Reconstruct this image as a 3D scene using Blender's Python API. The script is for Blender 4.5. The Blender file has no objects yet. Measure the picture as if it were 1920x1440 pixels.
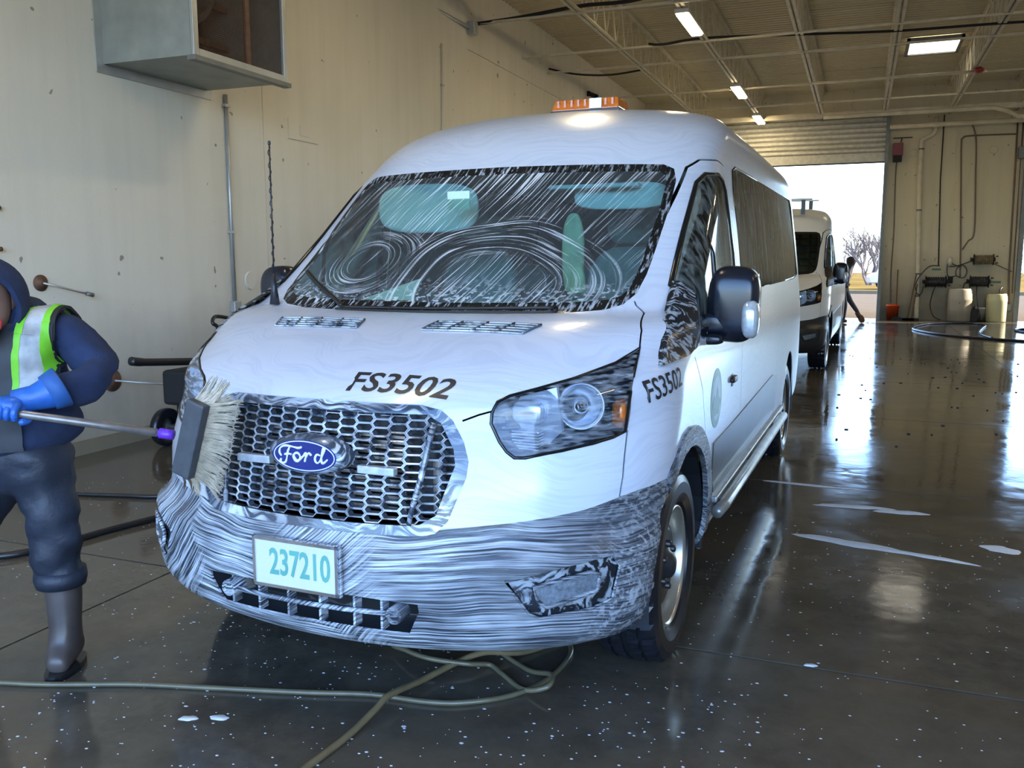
import bpy, bmesh, math, random
from mathutils import Vector, Matrix
from mathutils.bvhtree import BVHTree
random.seed(7)
SC = bpy.context.scene; COL = SC.collection; PI = math.pi
# ------------------------------------------------------------ camera
cam_d = bpy.data.cameras.new('camera'); cam = bpy.data.objects.new('camera', cam_d); COL.objects.link(cam); SC.camera = cam
cam_d.sensor_width = 36.0; cam_d.lens = 36.0 * 1650 / 1920; cam_d.clip_start = .05; cam_d.clip_end = 600
CH = 1.4675; YAW = math.radians(21.464); PITCH = math.radians(7.911); ROLL = math.radians(-.099)
cam.matrix_world = Matrix.Translation((0, 0, CH)) @ Matrix.Rotation(YAW, 4, 'Z') @ Matrix.Rotation(PI/2 - PITCH, 4, 'X') @ Matrix.Rotation(ROLL, 4, 'Z')
# ------------------------------------------------------------ sky, sun, portals, exposure
W = bpy.data.worlds.new('sky'); SC.world = W; W.use_nodes = True
wn = W.node_tree.nodes; wl = W.node_tree.links
sky = wn.new('ShaderNodeTexSky'); sky.sky_type = 'NISHITA'; sky.sun_disc = False
sky.sun_elevation = math.radians(32); sky.sun_rotation = math.radians(85); sky.air_density = 1.0; sky.dust_density = 1.2; sky.ozone_density = 1.0
tint = wn.new('ShaderNodeMix'); tint.data_type = 'RGBA'; tint.blend_type = 'MULTIPLY'; tint.inputs[0].default_value = 1; tint.inputs[7].default_value = (.72, .89, 1.18, 1)
wl.new(sky.outputs[0], tint.inputs[6]); wl.new(tint.outputs[2], wn['Background'].inputs[0]); wn['Background'].inputs[1].default_value = .9
sun_d = bpy.data.lights.new('sun', 'SUN'); sun_d.energy = 7.5; sun_d.angle = math.radians(.6); sun_d.color = (1, .86, .66)
sun = bpy.data.objects.new('sun', sun_d); COL.objects.link(sun)
sun.rotation_euler = Vector((-1, -.28, -.60)).to_track_quat('-Z', 'Y').to_euler()
def portal(name, loc, size, d):
    l = bpy.data.lights.new(name, 'AREA'); l.shape = 'RECTANGLE'; l.size, l.size_y = size; l.cycles.is_portal = True
    o = bpy.data.objects.new(name, l); COL.objects.link(o); o.location = loc; o.rotation_euler = Vector(d).to_track_quat('-Z', 'Z').to_euler()
portal('door_portal', (0.0, -3.2, 2.3), (10.5, 4.6), (0, 1, 0))
portal('door_portal', (-1.6, 24.7, 2.0), (4.2, 4.0), (0, -1, 0))
portal('door_portal', (5.6, 24.7, 2.0), (4.0, 4.0), (0, -1, 0))
SC.view_settings.view_transform = 'Standard'; SC.view_settings.look = 'None'; SC.view_settings.gamma = 1; SC.view_settings.use_curve_mapping = False
SC.view_settings.exposure = 1.2
SC.cycles.max_bounces = 9; SC.cycles.diffuse_bounces = 5; SC.cycles.glossy_bounces = 4; SC.cycles.transparent_max_bounces = 12; SC.cycles.sample_clamp_indirect = 6
SC.cycles.caustics_reflective = False; SC.cycles.caustics_refractive = False
# ------------------------------------------------------------ helpers
def link(name, me, parent=None, mat=None, smooth=False):
    o = bpy.data.objects.new(name, me); COL.objects.link(o); o.parent = parent
    if mat is not None and not me.materials: me.materials.append(mat)
    if smooth:
        for p in me.polygons: p.use_smooth = True
    return o
def tag(o, label=None, cat=None, group=None, kind=None):
    if label: o['label'] = label
    if cat: o['category'] = cat
    if group: o['group'] = group
    if kind: o['kind'] = kind
    return o
def empty(name, loc=(0, 0, 0), rz=0, parent=None):
    o = bpy.data.objects.new(name, None); COL.objects.link(o); o.location = loc; o.rotation_euler = (0, 0, rz); o.parent = parent; o.empty_display_size = .1
    return o
class MB:
    def __init__(s): s.v = []; s.f = []
    def add(s, vs, fs):
        n = len(s.v); s.v += [tuple(v) for v in vs]; s.f += [tuple(i + n for i in f) for f in fs]; return s
    def box(s, x0, x1, y0, y1, z0, z1, M=None):
        vs = [(x, y, z) for z in (z0, z1) for y in (y0, y1) for x in (x0, x1)]
        if M is not None: vs = [M @ Vector(v) for v in vs]
        return s.add(vs, [(0, 2, 3, 1), (4, 5, 7, 6), (0, 1, 5, 4), (2, 6, 7, 3), (0, 4, 6, 2), (1, 3, 7, 5)])
    def tube(s, path, r, n=8, closed=False, caps=True):
        P = [Vector(p) for p in path]; m = len(P); rs = r if isinstance(r, (list, tuple)) else [r] * m
        n0 = len(s.v); up = None; rings = []
        for i, p in enumerate(P):
            if closed: t = P[(i+1) % m] - P[i-1]
            else: t = P[min(i+1, m-1)] - P[max(i-1, 0)]
            if t.length < 1e-9: t = Vector((0, 0, 1))
            t.normalize()
            if up is None:
                up = Vector((0, 0, 1)) if abs(t.z) < .9 else Vector((1, 0, 0))
            up = (up - t * up.dot(t))
            if up.length < 1e-6: up = t.orthogonal()
            up.normalize(); b = t.cross(up)
            rings.append([p + (up * math.cos(2*PI*k/n) + b * math.sin(2*PI*k/n)) * rs[i] for k in range(n)])
        vs = [v for rr in rings for v in rr]; fs = []
        for i in range(m if closed else m - 1):
            a, c = i * n, ((i + 1) % m) * n
            for k in range(n): fs.append((a + k, a + (k+1) % n, c + (k+1) % n, c + k))
        if caps and not closed: fs.append(tuple(range(n))[::-1]); fs.append(tuple((m-1)*n + k for k in range(n)))
        return s.add(vs, fs)
    def lathe(s, prof, M=None, n=24, cap=False):
        """prof: list of (r, h) about local z"""
        vs = []; fs = []
        for r, h in prof:
            for k in range(n): vs.append(Vector((r*math.cos(2*PI*k/n), r*math.sin(2*PI*k/n), h)))
        if M is not None: vs = [M @ v for v in vs]
        for i in range(len(prof)-1):
            for k in range(n): fs.append((i*n+k, i*n+(k+1) % n, (i+1)*n+(k+1) % n, (i+1)*n+k))
        if cap: fs.append(tuple(range(n))[::-1]); fs.append(tuple((len(prof)-1)*n+k for k in range(n)))
        return s.add(vs, fs)
    def prism(s, pts, t0, t1, fn):
        """polygon pts (2d) extruded t0..t1; fn(u,v,t)->xyz"""
        n = len(pts); vs = [fn(u, v, t0) for u, v in pts] + [fn(u, v, t1) for u, v in pts]
        return s.add(vs, [tuple(range(n)), tuple(range(n, 2*n))[::-1]] + [(i, (i+1) % n, n+(i+1) % n, n+i) for i in range(n)])
    def mesh(s, name):
        me = bpy.data.meshes.new(name); me.from_pydata([tuple(v) for v in s.v], [], s.f)
        bm = bmesh.new(); bm.from_mesh(me); bmesh.ops.recalc_face_normals(bm, faces=bm.faces); bm.to_mesh(me); bm.free(); return me
    def build(s, name, mat, parent=None, smooth=False, bevel=0):
        o = link(name, s.mesh(name), parent, mat, smooth)
        if bevel:
            b = o.modifiers.new('bevel', 'BEVEL'); b.width = bevel; b.segments = 2; b.limit_method = 'ANGLE'
        return o
def smooth_path(pts, sub=6):
    P = [Vector(p) for p in pts]; out = []
    for i in range(len(P)-1):
        a, b, c, d = P[max(i-1, 0)], P[i], P[i+1], P[min(i+2, len(P)-1)]
        for k in range(sub):
            t = k / sub
            out.append(.5*((2*b)+(c-a)*t+(2*a-5*b+4*c-d)*t*t+(3*b-a-3*c+d)*t**3))
    out.append(P[-1]); return out
def axis_m(p, d):
    """matrix placing local z along d at p"""
    return Matrix.Translation(p) @ Vector(d).normalized().to_track_quat('Z', 'Y').to_matrix().to_4x4()
# ------------------------------------------------------------ materials
class NT:
    def __init__(s, name):
        s.m = bpy.data.materials.new(name); s.m.use_nodes = True; s.t = s.m.node_tree; s.b = s.t.nodes['Principled BSDF']; s.out = s.t.nodes['Material Output']
    def n(s, kind, **k):
        x = s.t.nodes.new(kind)
        for a, v in k.items(): setattr(x, a, v)
        return x
    def l(s, a, b): s.t.links.new(a, b)
    def math(s, op, a, b=None, c=None, clamp=False):
        x = s.n('ShaderNodeMath', operation=op, use_clamp=clamp)
        for i, v in enumerate((a, b, c)):
            if v is None: continue
            if isinstance(v, (int, float)): x.inputs[i].default_value = v
            else: s.l(v, x.inputs[i])
        return x.outputs[0]
    def mix(s, fac, a, b):
        x = s.n('ShaderNodeMix', data_type='RGBA')
        for i, v in ((0, fac), (6, a), (7, b)):
            if isinstance(v, (int, float)): x.inputs[i].default_value = v
            elif isinstance(v, tuple): x.inputs[i].default_value = v + (1,) if len(v) == 3 else v
            else: s.l(v, x.inputs[i])
        return x.outputs[2]
    def obj(s): return s.n('ShaderNodeTexCoord').outputs['Object']
    def noise(s, vec, scale, detail=3, rough=.5, dist=0, out='Fac'):
        x = s.n('ShaderNodeTexNoise'); x.inputs['Scale'].default_value = scale; x.inputs['Detail'].default_value = detail
        x.inputs['Roughness'].default_value = rough; x.inputs['Distortion'].default_value = dist
        if vec is not None: s.l(vec, x.inputs['Vector'])
        return x.outputs[out]
    def mapping(s, vec, scale=(1, 1, 1), rot=(0, 0, 0), loc=(0, 0, 0)):
        x = s.n('ShaderNodeMapping'); x.inputs['Scale'].default_value = scale; x.inputs['Rotation'].default_value = rot; x.inputs['Location'].default_value = loc
        s.l(vec, x.inputs['Vector']); return x.outputs[0]
    def ramp(s, fac, stops):
        x = s.n('ShaderNodeMapRange'); x.clamp = True; (a, p), (b, q) = stops
        x.inputs[1].default_value = a; x.inputs[2].default_value = b; x.inputs[3].default_value = p; x.inputs[4].default_value = q
        s.l(fac, x.inputs[0]); return x.outputs[0]
    def bump(s, h, strength=.3, dist=.01):
        x = s.n('ShaderNodeBump'); x.inputs['Strength'].default_value = strength; x.inputs['Distance'].default_value = dist
        s.l(h, x.inputs['Height']); s.l(x.outputs[0], s.b.inputs['Normal']); return x.outputs[0]
    def set(s, **k):
        for a, v in k.items():
            i = s.b.inputs[{'color': 'Base Color', 'rough': 'Roughness', 'metal': 'Metallic', 'coat': 'Coat Weight', 'spec': 'Specular IOR Level', 'emit': 'Emission Strength', 'ecol': 'Emission Color', 'alpha': 'Alpha', 'trans': 'Transmission Weight', 'coatr': 'Coat Roughness', 'sss': 'Subsurface Weight', 'ior': 'IOR'}[a]]
            if isinstance(v, (int, float)): i.default_value = v
            elif isinstance(v, tuple): i.default_value = v + (1,) if len(v) == 3 else v
            else: s.l(v, i)
        return s
def plain(name, col, rough=.5, metal=0, var=.12, scale=12, bump=0, **k):
    t = NT(name); o = t.obj(); f = t.noise(o, scale, 4)
    c2 = tuple(max(0, c * (1 - var * 2.2)) for c in col)
    t.set(color=t.mix(f, c2, tuple(min(1, c * (1 + var * .6)) for c in col)), rough=rough, metal=metal, **k)
    if bump: t.bump(t.noise(o, scale * 6, 3), bump, .004)
    return t.m
# ------------------------------------------------------------ setting materials
def wall_mat(name, base, dirt=(.20, .17, .13), low=1.0, amt=1.0):
    t = NT(name); o = t.obj(); sep = t.n('ShaderNodeSeparateXYZ'); t.l(o, sep.inputs[0])
    st = t.noise(t.mapping(o, (3, 3, .25)), 2.2, 6, .6)
    blot = t.noise(o, .8, 5, .6); fine = t.noise(o, 30, 4, .7); spots = t.noise(o, 9, 2, .4)
    c = t.mix(t.ramp(st, ((.45, 0), (.8, .28 * amt))), base, tuple(b * .72 for b in base))
    c = t.mix(t.ramp(blot, ((.45, 0), (.75, .35))), c, tuple(b * f for b, f in zip(base, (.86, .84, .80))))
    zz = t.math('ADD', sep.outputs[2], t.math('MULTIPLY', blot, -.9 * low))
    c = t.mix(t.ramp(zz, ((low * .75, .75), (-.45, .0))) if False else t.ramp(zz, ((-.45, .8), (low * .75, 0))), c, dirt)
    c = t.mix(t.ramp(spots, ((.735, 0), (.76, .75))), c, (.16, .13, .10))
    t.set(color=c, rough=t.ramp(st, ((.3, .45), (.7, .75))), spec=.35)
    t.bump(t.math('ADD', t.math('MULTIPLY', fine, .6), t.noise(o, 6, 3)), .25, .01); return t.m
M = {}
M['wall'] = wall_mat('painted_concrete_cream', (.74, .70, .60))
M['wall_far'] = wall_mat('painted_concrete_dirty', (.68, .60, .42), dirt=(.10, .085, .06), low=1.6, amt=1.4)
M['deck'] = wall_mat('ceiling_deck_paint', (.60, .52, .34), low=.01, amt=1.5)
M['steel_cream'] = plain('cream_painted_steel', (.74, .66, .48), .5, var=.2, scale=5)
M['galv'] = plain('galvanised_metal', (.50, .51, .50), .42, .6, .15, 6)
M['galv_dark'] = plain('weathered_metal', (.22, .23, .22), .5, .5, .2, 9)
M['black'] = plain('black_rubber', (.018, .018, .02), .35, 0, .2)
M['blackm'] = plain('black_matt', (.015, .014, .014), .75)
M['rust'] = plain('rusty_steel', (.18, .09, .05), .7, .2, .3, 20)
M['copper'] = plain('brown_conduit', (.22, .15, .10), .55, .3, .2, 8)
M['white_pl'] = plain('white_plastic', (.72, .70, .62), .5, 0, .2, 10)
M['lamp'] = NT('lamp_diffuser').set(color=(1, .95, .8), ecol=(1.0, .80, .48), emit=26.0).m
M['skyl'] = NT('skylight_acrylic').set(color=(.9, .9, .9), ecol=(1.0, .93, .78), emit=1.3).m
def floor_mat():
    t = NT('wet_concrete'); o = t.n('ShaderNodeNewGeometry').outputs['Position']
    a = t.noise(o, .55, 6, .62); b = t.noise(o, 5, 6, .7); g = t.noise(o, 120, 2, .6)
    c = t.mix(t.ramp(a, ((.35, 0), (.65, 1))), (.050, .045, .036), (.115, .095, .064))
    c = t.mix(t.ramp(b, ((.4, 0), (.8, .55))), c, (.16, .14, .10))
    c = t.mix(t.ramp(t.noise(o, .9, 4, .6, .4), ((.52, 0), (.72, .6))), c, (.11, .07, .035))
    wet = t.noise(t.mapping(o, (1, .8, 1)), .8, 5, .65, .6)
    r = t.ramp(wet, ((.36, .045), (.66, .17)))
    r = t.math('ADD', r, t.math('MULTIPLY', t.ramp(b, ((.5, 0), (.85, 1))), .10))
    t.set(color=c, rough=r, spec=.6, ior=1.45)
    h = t.math('ADD', t.math('MULTIPLY', t.noise(o, 3.0, 3, .5), 1.0), t.math('MULTIPLY', g, t.math('MULTIPLY', t.ramp(wet, ((.4, .0), (.7, .10))), .5)))
    t.bump(h, .22, .012); return t.m
M['floor'] = floor_mat()
M['joint'] = plain('joint_grime', (.03, .028, .024), .3)
M['ground'] = plain('sunlit_concrete_apron', (.125, .092, .058), .9, 0, .12, 1.5, spec=0)
M['grass'] = plain('dry_grass', (.17, .105, .03), .9, 0, .25, .3, spec=0)
# ------------------------------------------------------------ floor of slabs with recessed joints
YN, YF, XL, XR = -3.2, 24.62, -5.55, 9.4
fl = empty('floor'); tag(fl, kind='structure')
MB().box(XL-.4, XR+.3, YN, YF, -.16, -.012).build('slab_bed', M['joint'], fl)
ys = [YN, .42, 3.22, 6.03, 8.83, 11.6, 14.4, 17.2, 20.0, YF]; xs = [XL-.3, -3.0+.0, 1.95, 5.6, XR]
for i in range(len(ys)-1):
    for j in range(len(xs)-1):
        a, b, c, d = xs[j]+.006, xs[j+1]-.006, ys[i]+.007, ys[i+1]-.007
        MB().box(a, b, c, d, -.012, 0).build('slab', M['floor'], fl)
# ------------------------------------------------------------ outside ground
g = MB().box(-60, 60, YF, 120, -.3, -.015).build('ground', M['ground']); tag(g, kind='structure')
g = MB().box(-60, 60, -60, YN, -.3, -.02).build('ground', plain('pale_concrete_yard', (.27, .25, .22), .8, 0, .12, 1.5)); tag(g, kind='structure')
g = MB().box(-60, 60, 44, 119, -.015, .02).build('grass_field', M['grass']); tag(g, kind='structure')
# ------------------------------------------------------------ walls
wlft = empty('wall_left'); tag(wlft, kind='structure')
# near stretch: proud panels down to y=12.36, recessed beyond; thin vertical joints between panels
for a, b in ((YN, 2.1), (2.108, 7.42), (7.428, 12.36)):
    MB().box(-5.95, XL, a, b, 0, 5.9).build('wall_panel', M['wall'], wlft)
for a, b in ((12.36, 18.4), (18.408, YF+.3)):
    MB().box(-5.97, -5.72, a, b, 0, 4.66).build('wall_panel', M['wall'], wlft)
    MB().box(-5.97, -5.70, a, b, 4.66, 5.9).build('wall_panel', M['wall'], wlft)
MB().box(XL-.02, XL+.05, YN, 12.36, 0, .10).build('kerb', M['wall_far'], wlft)
# painted-over plate and round plugs in the left wall
o = MB().box(XL-.01, XL+.012, 7.83, 8.36, 2.73, 2.93); o.box(XL, XL+.02, 8.02, 8.2, 2.78, 2.88); o.build('cover_plate', M['wall'], wlft)
MB().lathe([(.0, .012), (.085, .012), (.09, 0)], axis_m((XL, 7.13, 1.29), (1, 0, 0)), 20).build('plug', M['wall'], wlft)
wf = empty('wall_far'); tag(wf, kind='structure')
FT = 24.5
for a, b, z0, z1 in ((-5.9, -3.75, 0, 5.9), (.46, 3.58, 0, 5.9), (7.6, XR+.3, 0, 5.9), (-3.75, .46, 3.98, 5.9), (3.58, 7.6, 3.98, 5.9)):
    MB().box(a, b, FT, FT+.28, z0, z1).build('wall_panel', M['wall_far'], wf)
for x in (1.09, 2.84): MB().lathe([(0, .015), (.085, .015), (.095, 0)], axis_m((x, FT, 4.12), (0, -1, 0)), 20).build('plug', M['wall_far'], wf)
wr = MB().box(XR, XR+.3, YN, YF+.3, 0, 5.9).build('wall_right', M['wall']); tag(wr, kind='structure')
wn_ = empty('wall_near'); tag(wn_, kind='structure')
MB().box(-5.95, XR+.3, YN-.25, YN, 4.7, 5.9).build('lintel', M['wall'], wn_)
MB().box(-5.95, -5.3, YN-.25, YN, 0, 4.7).build('pier', M['wall'], wn_); MB().box(5.2, XR+.3, YN-.25, YN, 0, 4.7).build('pier', M['wall'], wn_)
# ------------------------------------------------------------ ceiling: ribbed deck panels, open web joists
ce = empty('ceiling'); tag(ce, kind='structure')
JX = [-5.35, -3.95, -2.52, -1.08, .36, 1.80, 3.24, 4.68, 6.12, 7.56]
ZD = 5.72
def rib_mesh(w, n, p=.152, d=.04):
    mb = MB(); pr = []
    for i in range(n):
        y = i * p; pr += [(y, 0), (y + .045, 0), (y + .065, d), (y + p - .03, d)]
    pr.append((n * p, 0)); vs = []; fs = []
    for y, z in pr: vs += [(0, y, z), (w, y, z)]
    for i in range(len(pr)-1): fs.append((2*i, 2*i+1, 2*i+3, 2*i+2))
    mb.add(vs, fs); return mb.mesh('deck_panel')
edges = [-5.75] + JX[1:] + [XR]
NR = 20; PL = NR * .152
for j in range(len(edges)-1):
    me = rib_mesh(edges[j+1]-edges[j], NR); me.materials.append(M['deck'])
    y = YN - .2
    while y < YF + .2:
        p = link('deck_panel', me, ce); p.location = (edges[j], y, ZD + random.uniform(0, .006)); y += PL
MB().box(-6, XR+.3, YN-.3, YF+.4, ZD+.08, ZD+.2).build('roof_cover', M['blackm'], ce)
def joist_meshes():
    bot = MB(); L = YF - YN
    bot.box(-.060, -.010, 0, L, 0, .010); bot.box(-.020, -.010, 0, L, 0, .060); bot.box(.010, .060, 0, L, 0, .010); bot.box(.010, .020, 0, L, 0, .060)
    top = MB(); top.box(-.05, -.008, 0, L, .70, .708); top.box(-.016, -.008, 0, L, .655, .708); top.box(.008, .05, 0, L, .70, .708); top.box(.008, .016, 0, L, .655, .708)
    bar = MB(); bar.tube([(0, 0, .02), (0, .30, .69)], .016, 6); bar2 = MB(); bar2.tube([(0, 0, .69), (0, .30, .02)], .016, 6)
    post = MB(); post.tube([(0, 0, .02), (0, 0, .69)], .008, 6)
    ms = [bot.mesh('bottom_chord'), top.mesh('top_chord'), bar.mesh('web_bar'), bar2.mesh('web_bar'), post.mesh('web_bar')]
    for m in ms: m.materials.append(M['steel_cream'])
    return ms
JM = joist_meshes()
for x in JX[1:]:
    j = empty('roof_joist', (x, YN, ZD - .715), 0, ce)
    link('bottom_chord', JM[0], j); link('top_chord', JM[1], j)
    n = int((YF - YN) / .62)
    for i in range(n):
        if YN + i * .62 < 10: continue      # the near part of the roof is above the frame
        b = link('web_bar', JM[2], j); b.location = (0, i*.62, 0)
        b = link('web_bar', JM[3], j); b.location = (0, i*.62+.31, 0)
for y in (12.66, 15.0, 16.35, 19.3, 21.6):        # bridging angles tying the joists together
    MB().box(-5.72, XR, y-.02, y+.02, ZD-.735, ZD-.728).box(-5.72, XR, y-.004, y+.004, ZD-.735, ZD-.70).build('bridging', M['steel_cream'], ce)
    MB().box(-5.72, XR, y+.28, y+.31, ZD-.05, ZD-.045).build('bridging', M['steel_cream'], ce)
# horizontal beams and pipes near the far wall
MB().box(-5.7, XR, 23.3, 23.42, ZD-.80, ZD-.68).build('beam', M['steel_cream'], ce)
MB().tube([(.5, 24.2, 4.74), (XR, 24.2, 4.76)], .06, 10).build('beam', M['steel_cream'], ce, True)
# skylight panel hung between two joists
s_ = empty('skylight', (1.12, 19.9, ZD - .045), 0, ce)
MB().box(-.44, .44, -.62, .62, -.005, .02).build('acrylic', M['skyl'], s_)
fr = MB()
for a in ((-.50, -.44, -.68, .68), (.44, .50, -.68, .68), (-.50, .50, -.68, -.62), (-.5, .5, .62, .68)): fr.box(*a, -.03, .03)
fr.build('frame', M['galv_dark'], s_)
# strip lights under the third joist
for i, (y, em, lab) in enumerate(((13.65, 1, 'nearest and largest of the three lit strip lights under the ceiling joist'), (19.35, 1, 'lit strip light on the ceiling joist, middle one of the row of three'), (23.2, 1, 'smallest lit strip light, farthest along the joist above the door'))):
    e = empty('strip_light', (-2.53, y, ZD-.715-.09)); tag(e, lab, 'ceiling light', 'strip lights on the ceiling joist')
    MB().box(-.105, .105, -.66, .66, .03, .09).build('housing', M['white_pl'], e, bevel=.01)
    MB().box(-.085, .085, -.62, .62, .0, .032).build('diffuser', M['lamp'], e, bevel=.02)
for x, y, lab in ((-2.53, 7.95, 'unseen strip light over the rear half of the soapy van'), (-2.53, 2.25, 'unseen strip light over the hood of the soapy van'), (4.67, 2.25, 'unseen strip light of the right bay nearest the open front'), (4.67, 7.95, 'unseen strip light of the right bay, second from the front'), (4.67, 13.65, 'unseen strip light of the right bay, third from the front'), (4.67, 19.35, 'unseen strip light of the right bay, farthest from the front')):     # unseen fittings, added along the row and next bay to warm upper walls
    e = empty('strip_light', (x, y, ZD-.715-.09)); tag(e, lab, 'ceiling light')
    MB().box(-.105, .105, -.66, .66, .03, .09).build('housing', M['white_pl'], e, bevel=.01); MB().box(-.085, .085, -.62, .62, .0, .032).build('diffuser', M['lamp'], e, bevel=.02)
# cables and pipes at ceiling height
def pipe(name, pts, r, mat, label, cat, group=None, n=8, sm=True, sub=6):
    o = MB().tube(smooth_path(pts, sub) if sm else pts, r, n).build(name, mat, None, True); tag(o, label, cat, group); return o
zb = ZD - .73
pipe('cable', [(-5.69, 12.64, zb+.0), (-4.9, 12.72, zb+.05), (-3.95, 12.8, zb+.14), (-3.2, 12.75, zb+.12), (-2.3, 12.6, zb+.20)], .028, M['blackm'], 'thick black cable sagging from left wall over the first joists', 'cable')
pipe('cable', [(-3.45, 15.0, zb+.05), (-3.2, 14.95, zb+.01), (-2.52, 15.0, zb+.06), (-1.08, 15.2, zb+.03), (.36, 15.5, zb+.02), (1.8, 15.6, zb+.02), (3.2, 15.8, zb+.03), (6, 15.8, zb+.03)], .02, M['blackm'], 'long black cable crossing under all the ceiling joists', 'cable')
pipe('cable', [(-5.69, 16.4, zb+.1), (-5.2, 16.6, zb-.0), (-4.6, 16.8, zb-.02), (-3.95, 16.9, zb+.05)], .018, M['blackm'], 'short drooping black cable between left wall and nearest joist', 'cable')
pipe('sprinkler_pipe', [(-1.08, 19.0, zb-.03), (.4, 19.0, zb-.03), (2.0, 19.0, zb-.03)], .028, M['steel_cream'], 'cream pipe leading to the red sprinkler valve', 'pipe', sm=False)
pipe('conduit', [(-5.6, 10.9, 4.89), (XL+.03, 12.42, 4.87)], .028, M['galv'], 'grey conduit high on the left wall running to a junction box', 'conduit', sm=False)
o = MB().box(XL, XL+.12, 12.33, 12.47, 4.78, 4.96).build('junction_box', M['galv'], bevel=.01); tag(o, 'small grey junction box on the upper corner of left wall', 'electrical box')
v_ = MB(); v_.lathe([(.0, 0), (.05, .0), (.09, .03), (.09, .07), (.05, .1), (0, .1)], Matrix.Translation((1.86, 18.9, zb-.08)), 16); v_.tube([(1.86, 18.9, zb), (1.86, 18.9, zb+.12)], .02)
tag(v_.build('sprinkler_valve', plain('red_paint', (.35, .03, .02), .4), None, True), 'round red valve hanging on the joist right of the skylight', 'valve')
# duct pipe bending near far wall
pipe('vent_pipe', [(-1.0, 22.9, zb-.12), (.4, 22.9, zb-.12), (2.6, 22.9, zb-.12), (2.85, 22.9, zb-.2), (3.1, 22.9, zb-.34), (3.6, 22.9, zb-.34), (5.5, 22.9, zb-.34)], .05, M['steel_cream'], 'cream horizontal pipe with an elbow below the joists near far wall', 'pipe', sm=False, n=12)
# ------------------------------------------------------------ far sectional door (rolled up) and frame
d1 = empty('door_1'); tag(d1, kind='structure')
rib = MB()
for i in range(8):
    z = 4.16 + i * .125
    MB().add([(-3.9, 24.42, z), (.46, 24.42, z), (.46, 24.36, z+.035), (-3.9, 24.36, z+.035), (-3.9, 24.36, z+.085), (.46, 24.36, z+.085), (.46, 24.42, z+.12), (-3.9, 24.42, z+.12)],
             [(0, 1, 2, 3), (3, 2, 5, 4), (4, 5, 6, 7)]).build('slat', M['white_pl'], d1)
MB().box(-3.9, .46, 24.38, 24.42, 3.93, 4.155).build('bottom_panel', M['white_pl'], d1)
MB().box(-3.9, .46, 24.375, 24.425, 3.90, 3.935).build('bottom_seal', M['black'], d1)
MB().box(.42, .50, 24.28, 24.47, 0, 5.05).build('track', M['galv_dark'], d1); MB().box(-3.95, -3.87, 24.28, 24.47, 0, 5.05).build('track', M['galv_dark'], d1)
d2 = empty('door_2'); tag(d2, kind='structure')
MB().box(3.5, 3.60, 24.34, 24.46, 0, 5.05).build('track', M['galv_dark'], d2)
MB().box(3.62, 7.6, 24.38, 24.44, 3.95, 5.0).build('bottom_panel', M['white_pl'], d2)
# ---------------------------------------------------------------- van body surface (van space: x right, +y rearward, z up, origin under front axle)
def lerp_tab(tab, v):
    if v <= tab[0][0]: return tab[0][1]
    for (a, p), (b, q) in zip(tab, tab[1:]):
        if v <= b:
            t = (v - a) / (b - a)
            return p + (q - p) * t
    return tab[-1][1]
def smooth_tab(tab, v):
    # monotone-ish cubic (Catmull) interpolation
    n = len(tab)
    if v <= tab[0][0]: return tab[0][1]
    if v >= tab[-1][0]: return tab[-1][1]
    i = 0
    while tab[i+1][0] < v: i += 1
    x0, y0 = tab[i]; x1, y1 = tab[i+1]
    def sl(j):
        if j <= 0 or j >= n-1:
            j0 = max(0, min(n-2, j)) if j <= 0 else n-2
            return (tab[j0+1][1]-tab[j0][1])/(tab[j0+1][0]-tab[j0][0])
        a = (tab[j][1]-tab[j-1][1])/(tab[j][0]-tab[j-1][0]); b = (tab[j+1][1]-tab[j][1])/(tab[j+1][0]-tab[j][0])
        if a*b <= 0: return 0
        return 2*a*b/(a+b)
    h = x1-x0; t = (v-x0)/h; m0 = sl(i)*h; m1 = sl(i+1)*h
    return (2*t**3-3*t*t+1)*y0+(t**3-2*t*t+t)*m0+(-2*t**3+3*t*t)*y1+(t**3-t*t)*m1
# centre line of the nose, (z, y)
Y0 = [(.26,-.84),(.30,-.895),(.36,-.93),(.48,-.955),(.58,-.95),(.66,-.925),(.80,-.895),(.95,-.86),(1.02,-.835),(1.06,-.79),(1.12,-.68),(1.18,-.53),(1.22,-.41),
      (1.25,-.30),(1.27,-.21),(1.285,-.12),(1.31,-.07),(1.93,.70),(2.0,.785),(2.1,.94),(2.2,1.19),(2.25,1.42),(2.28,1.68),(2.30,2.1),(2.31,2.7)]
# half width by height
WW = [(.26,.88),(.30,.95),(.36,.985),(.48,1.0),(.8,1.01),(1.0,1.01),(1.3,.985),(1.6,.95),(1.9,.905),(2.05,.885),(2.13,.85),(2.2,.79),(2.24,.72),(2.27,.62),(2.29,.48),(2.30,.32),(2.307,.15),(2.31,.03)]
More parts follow.
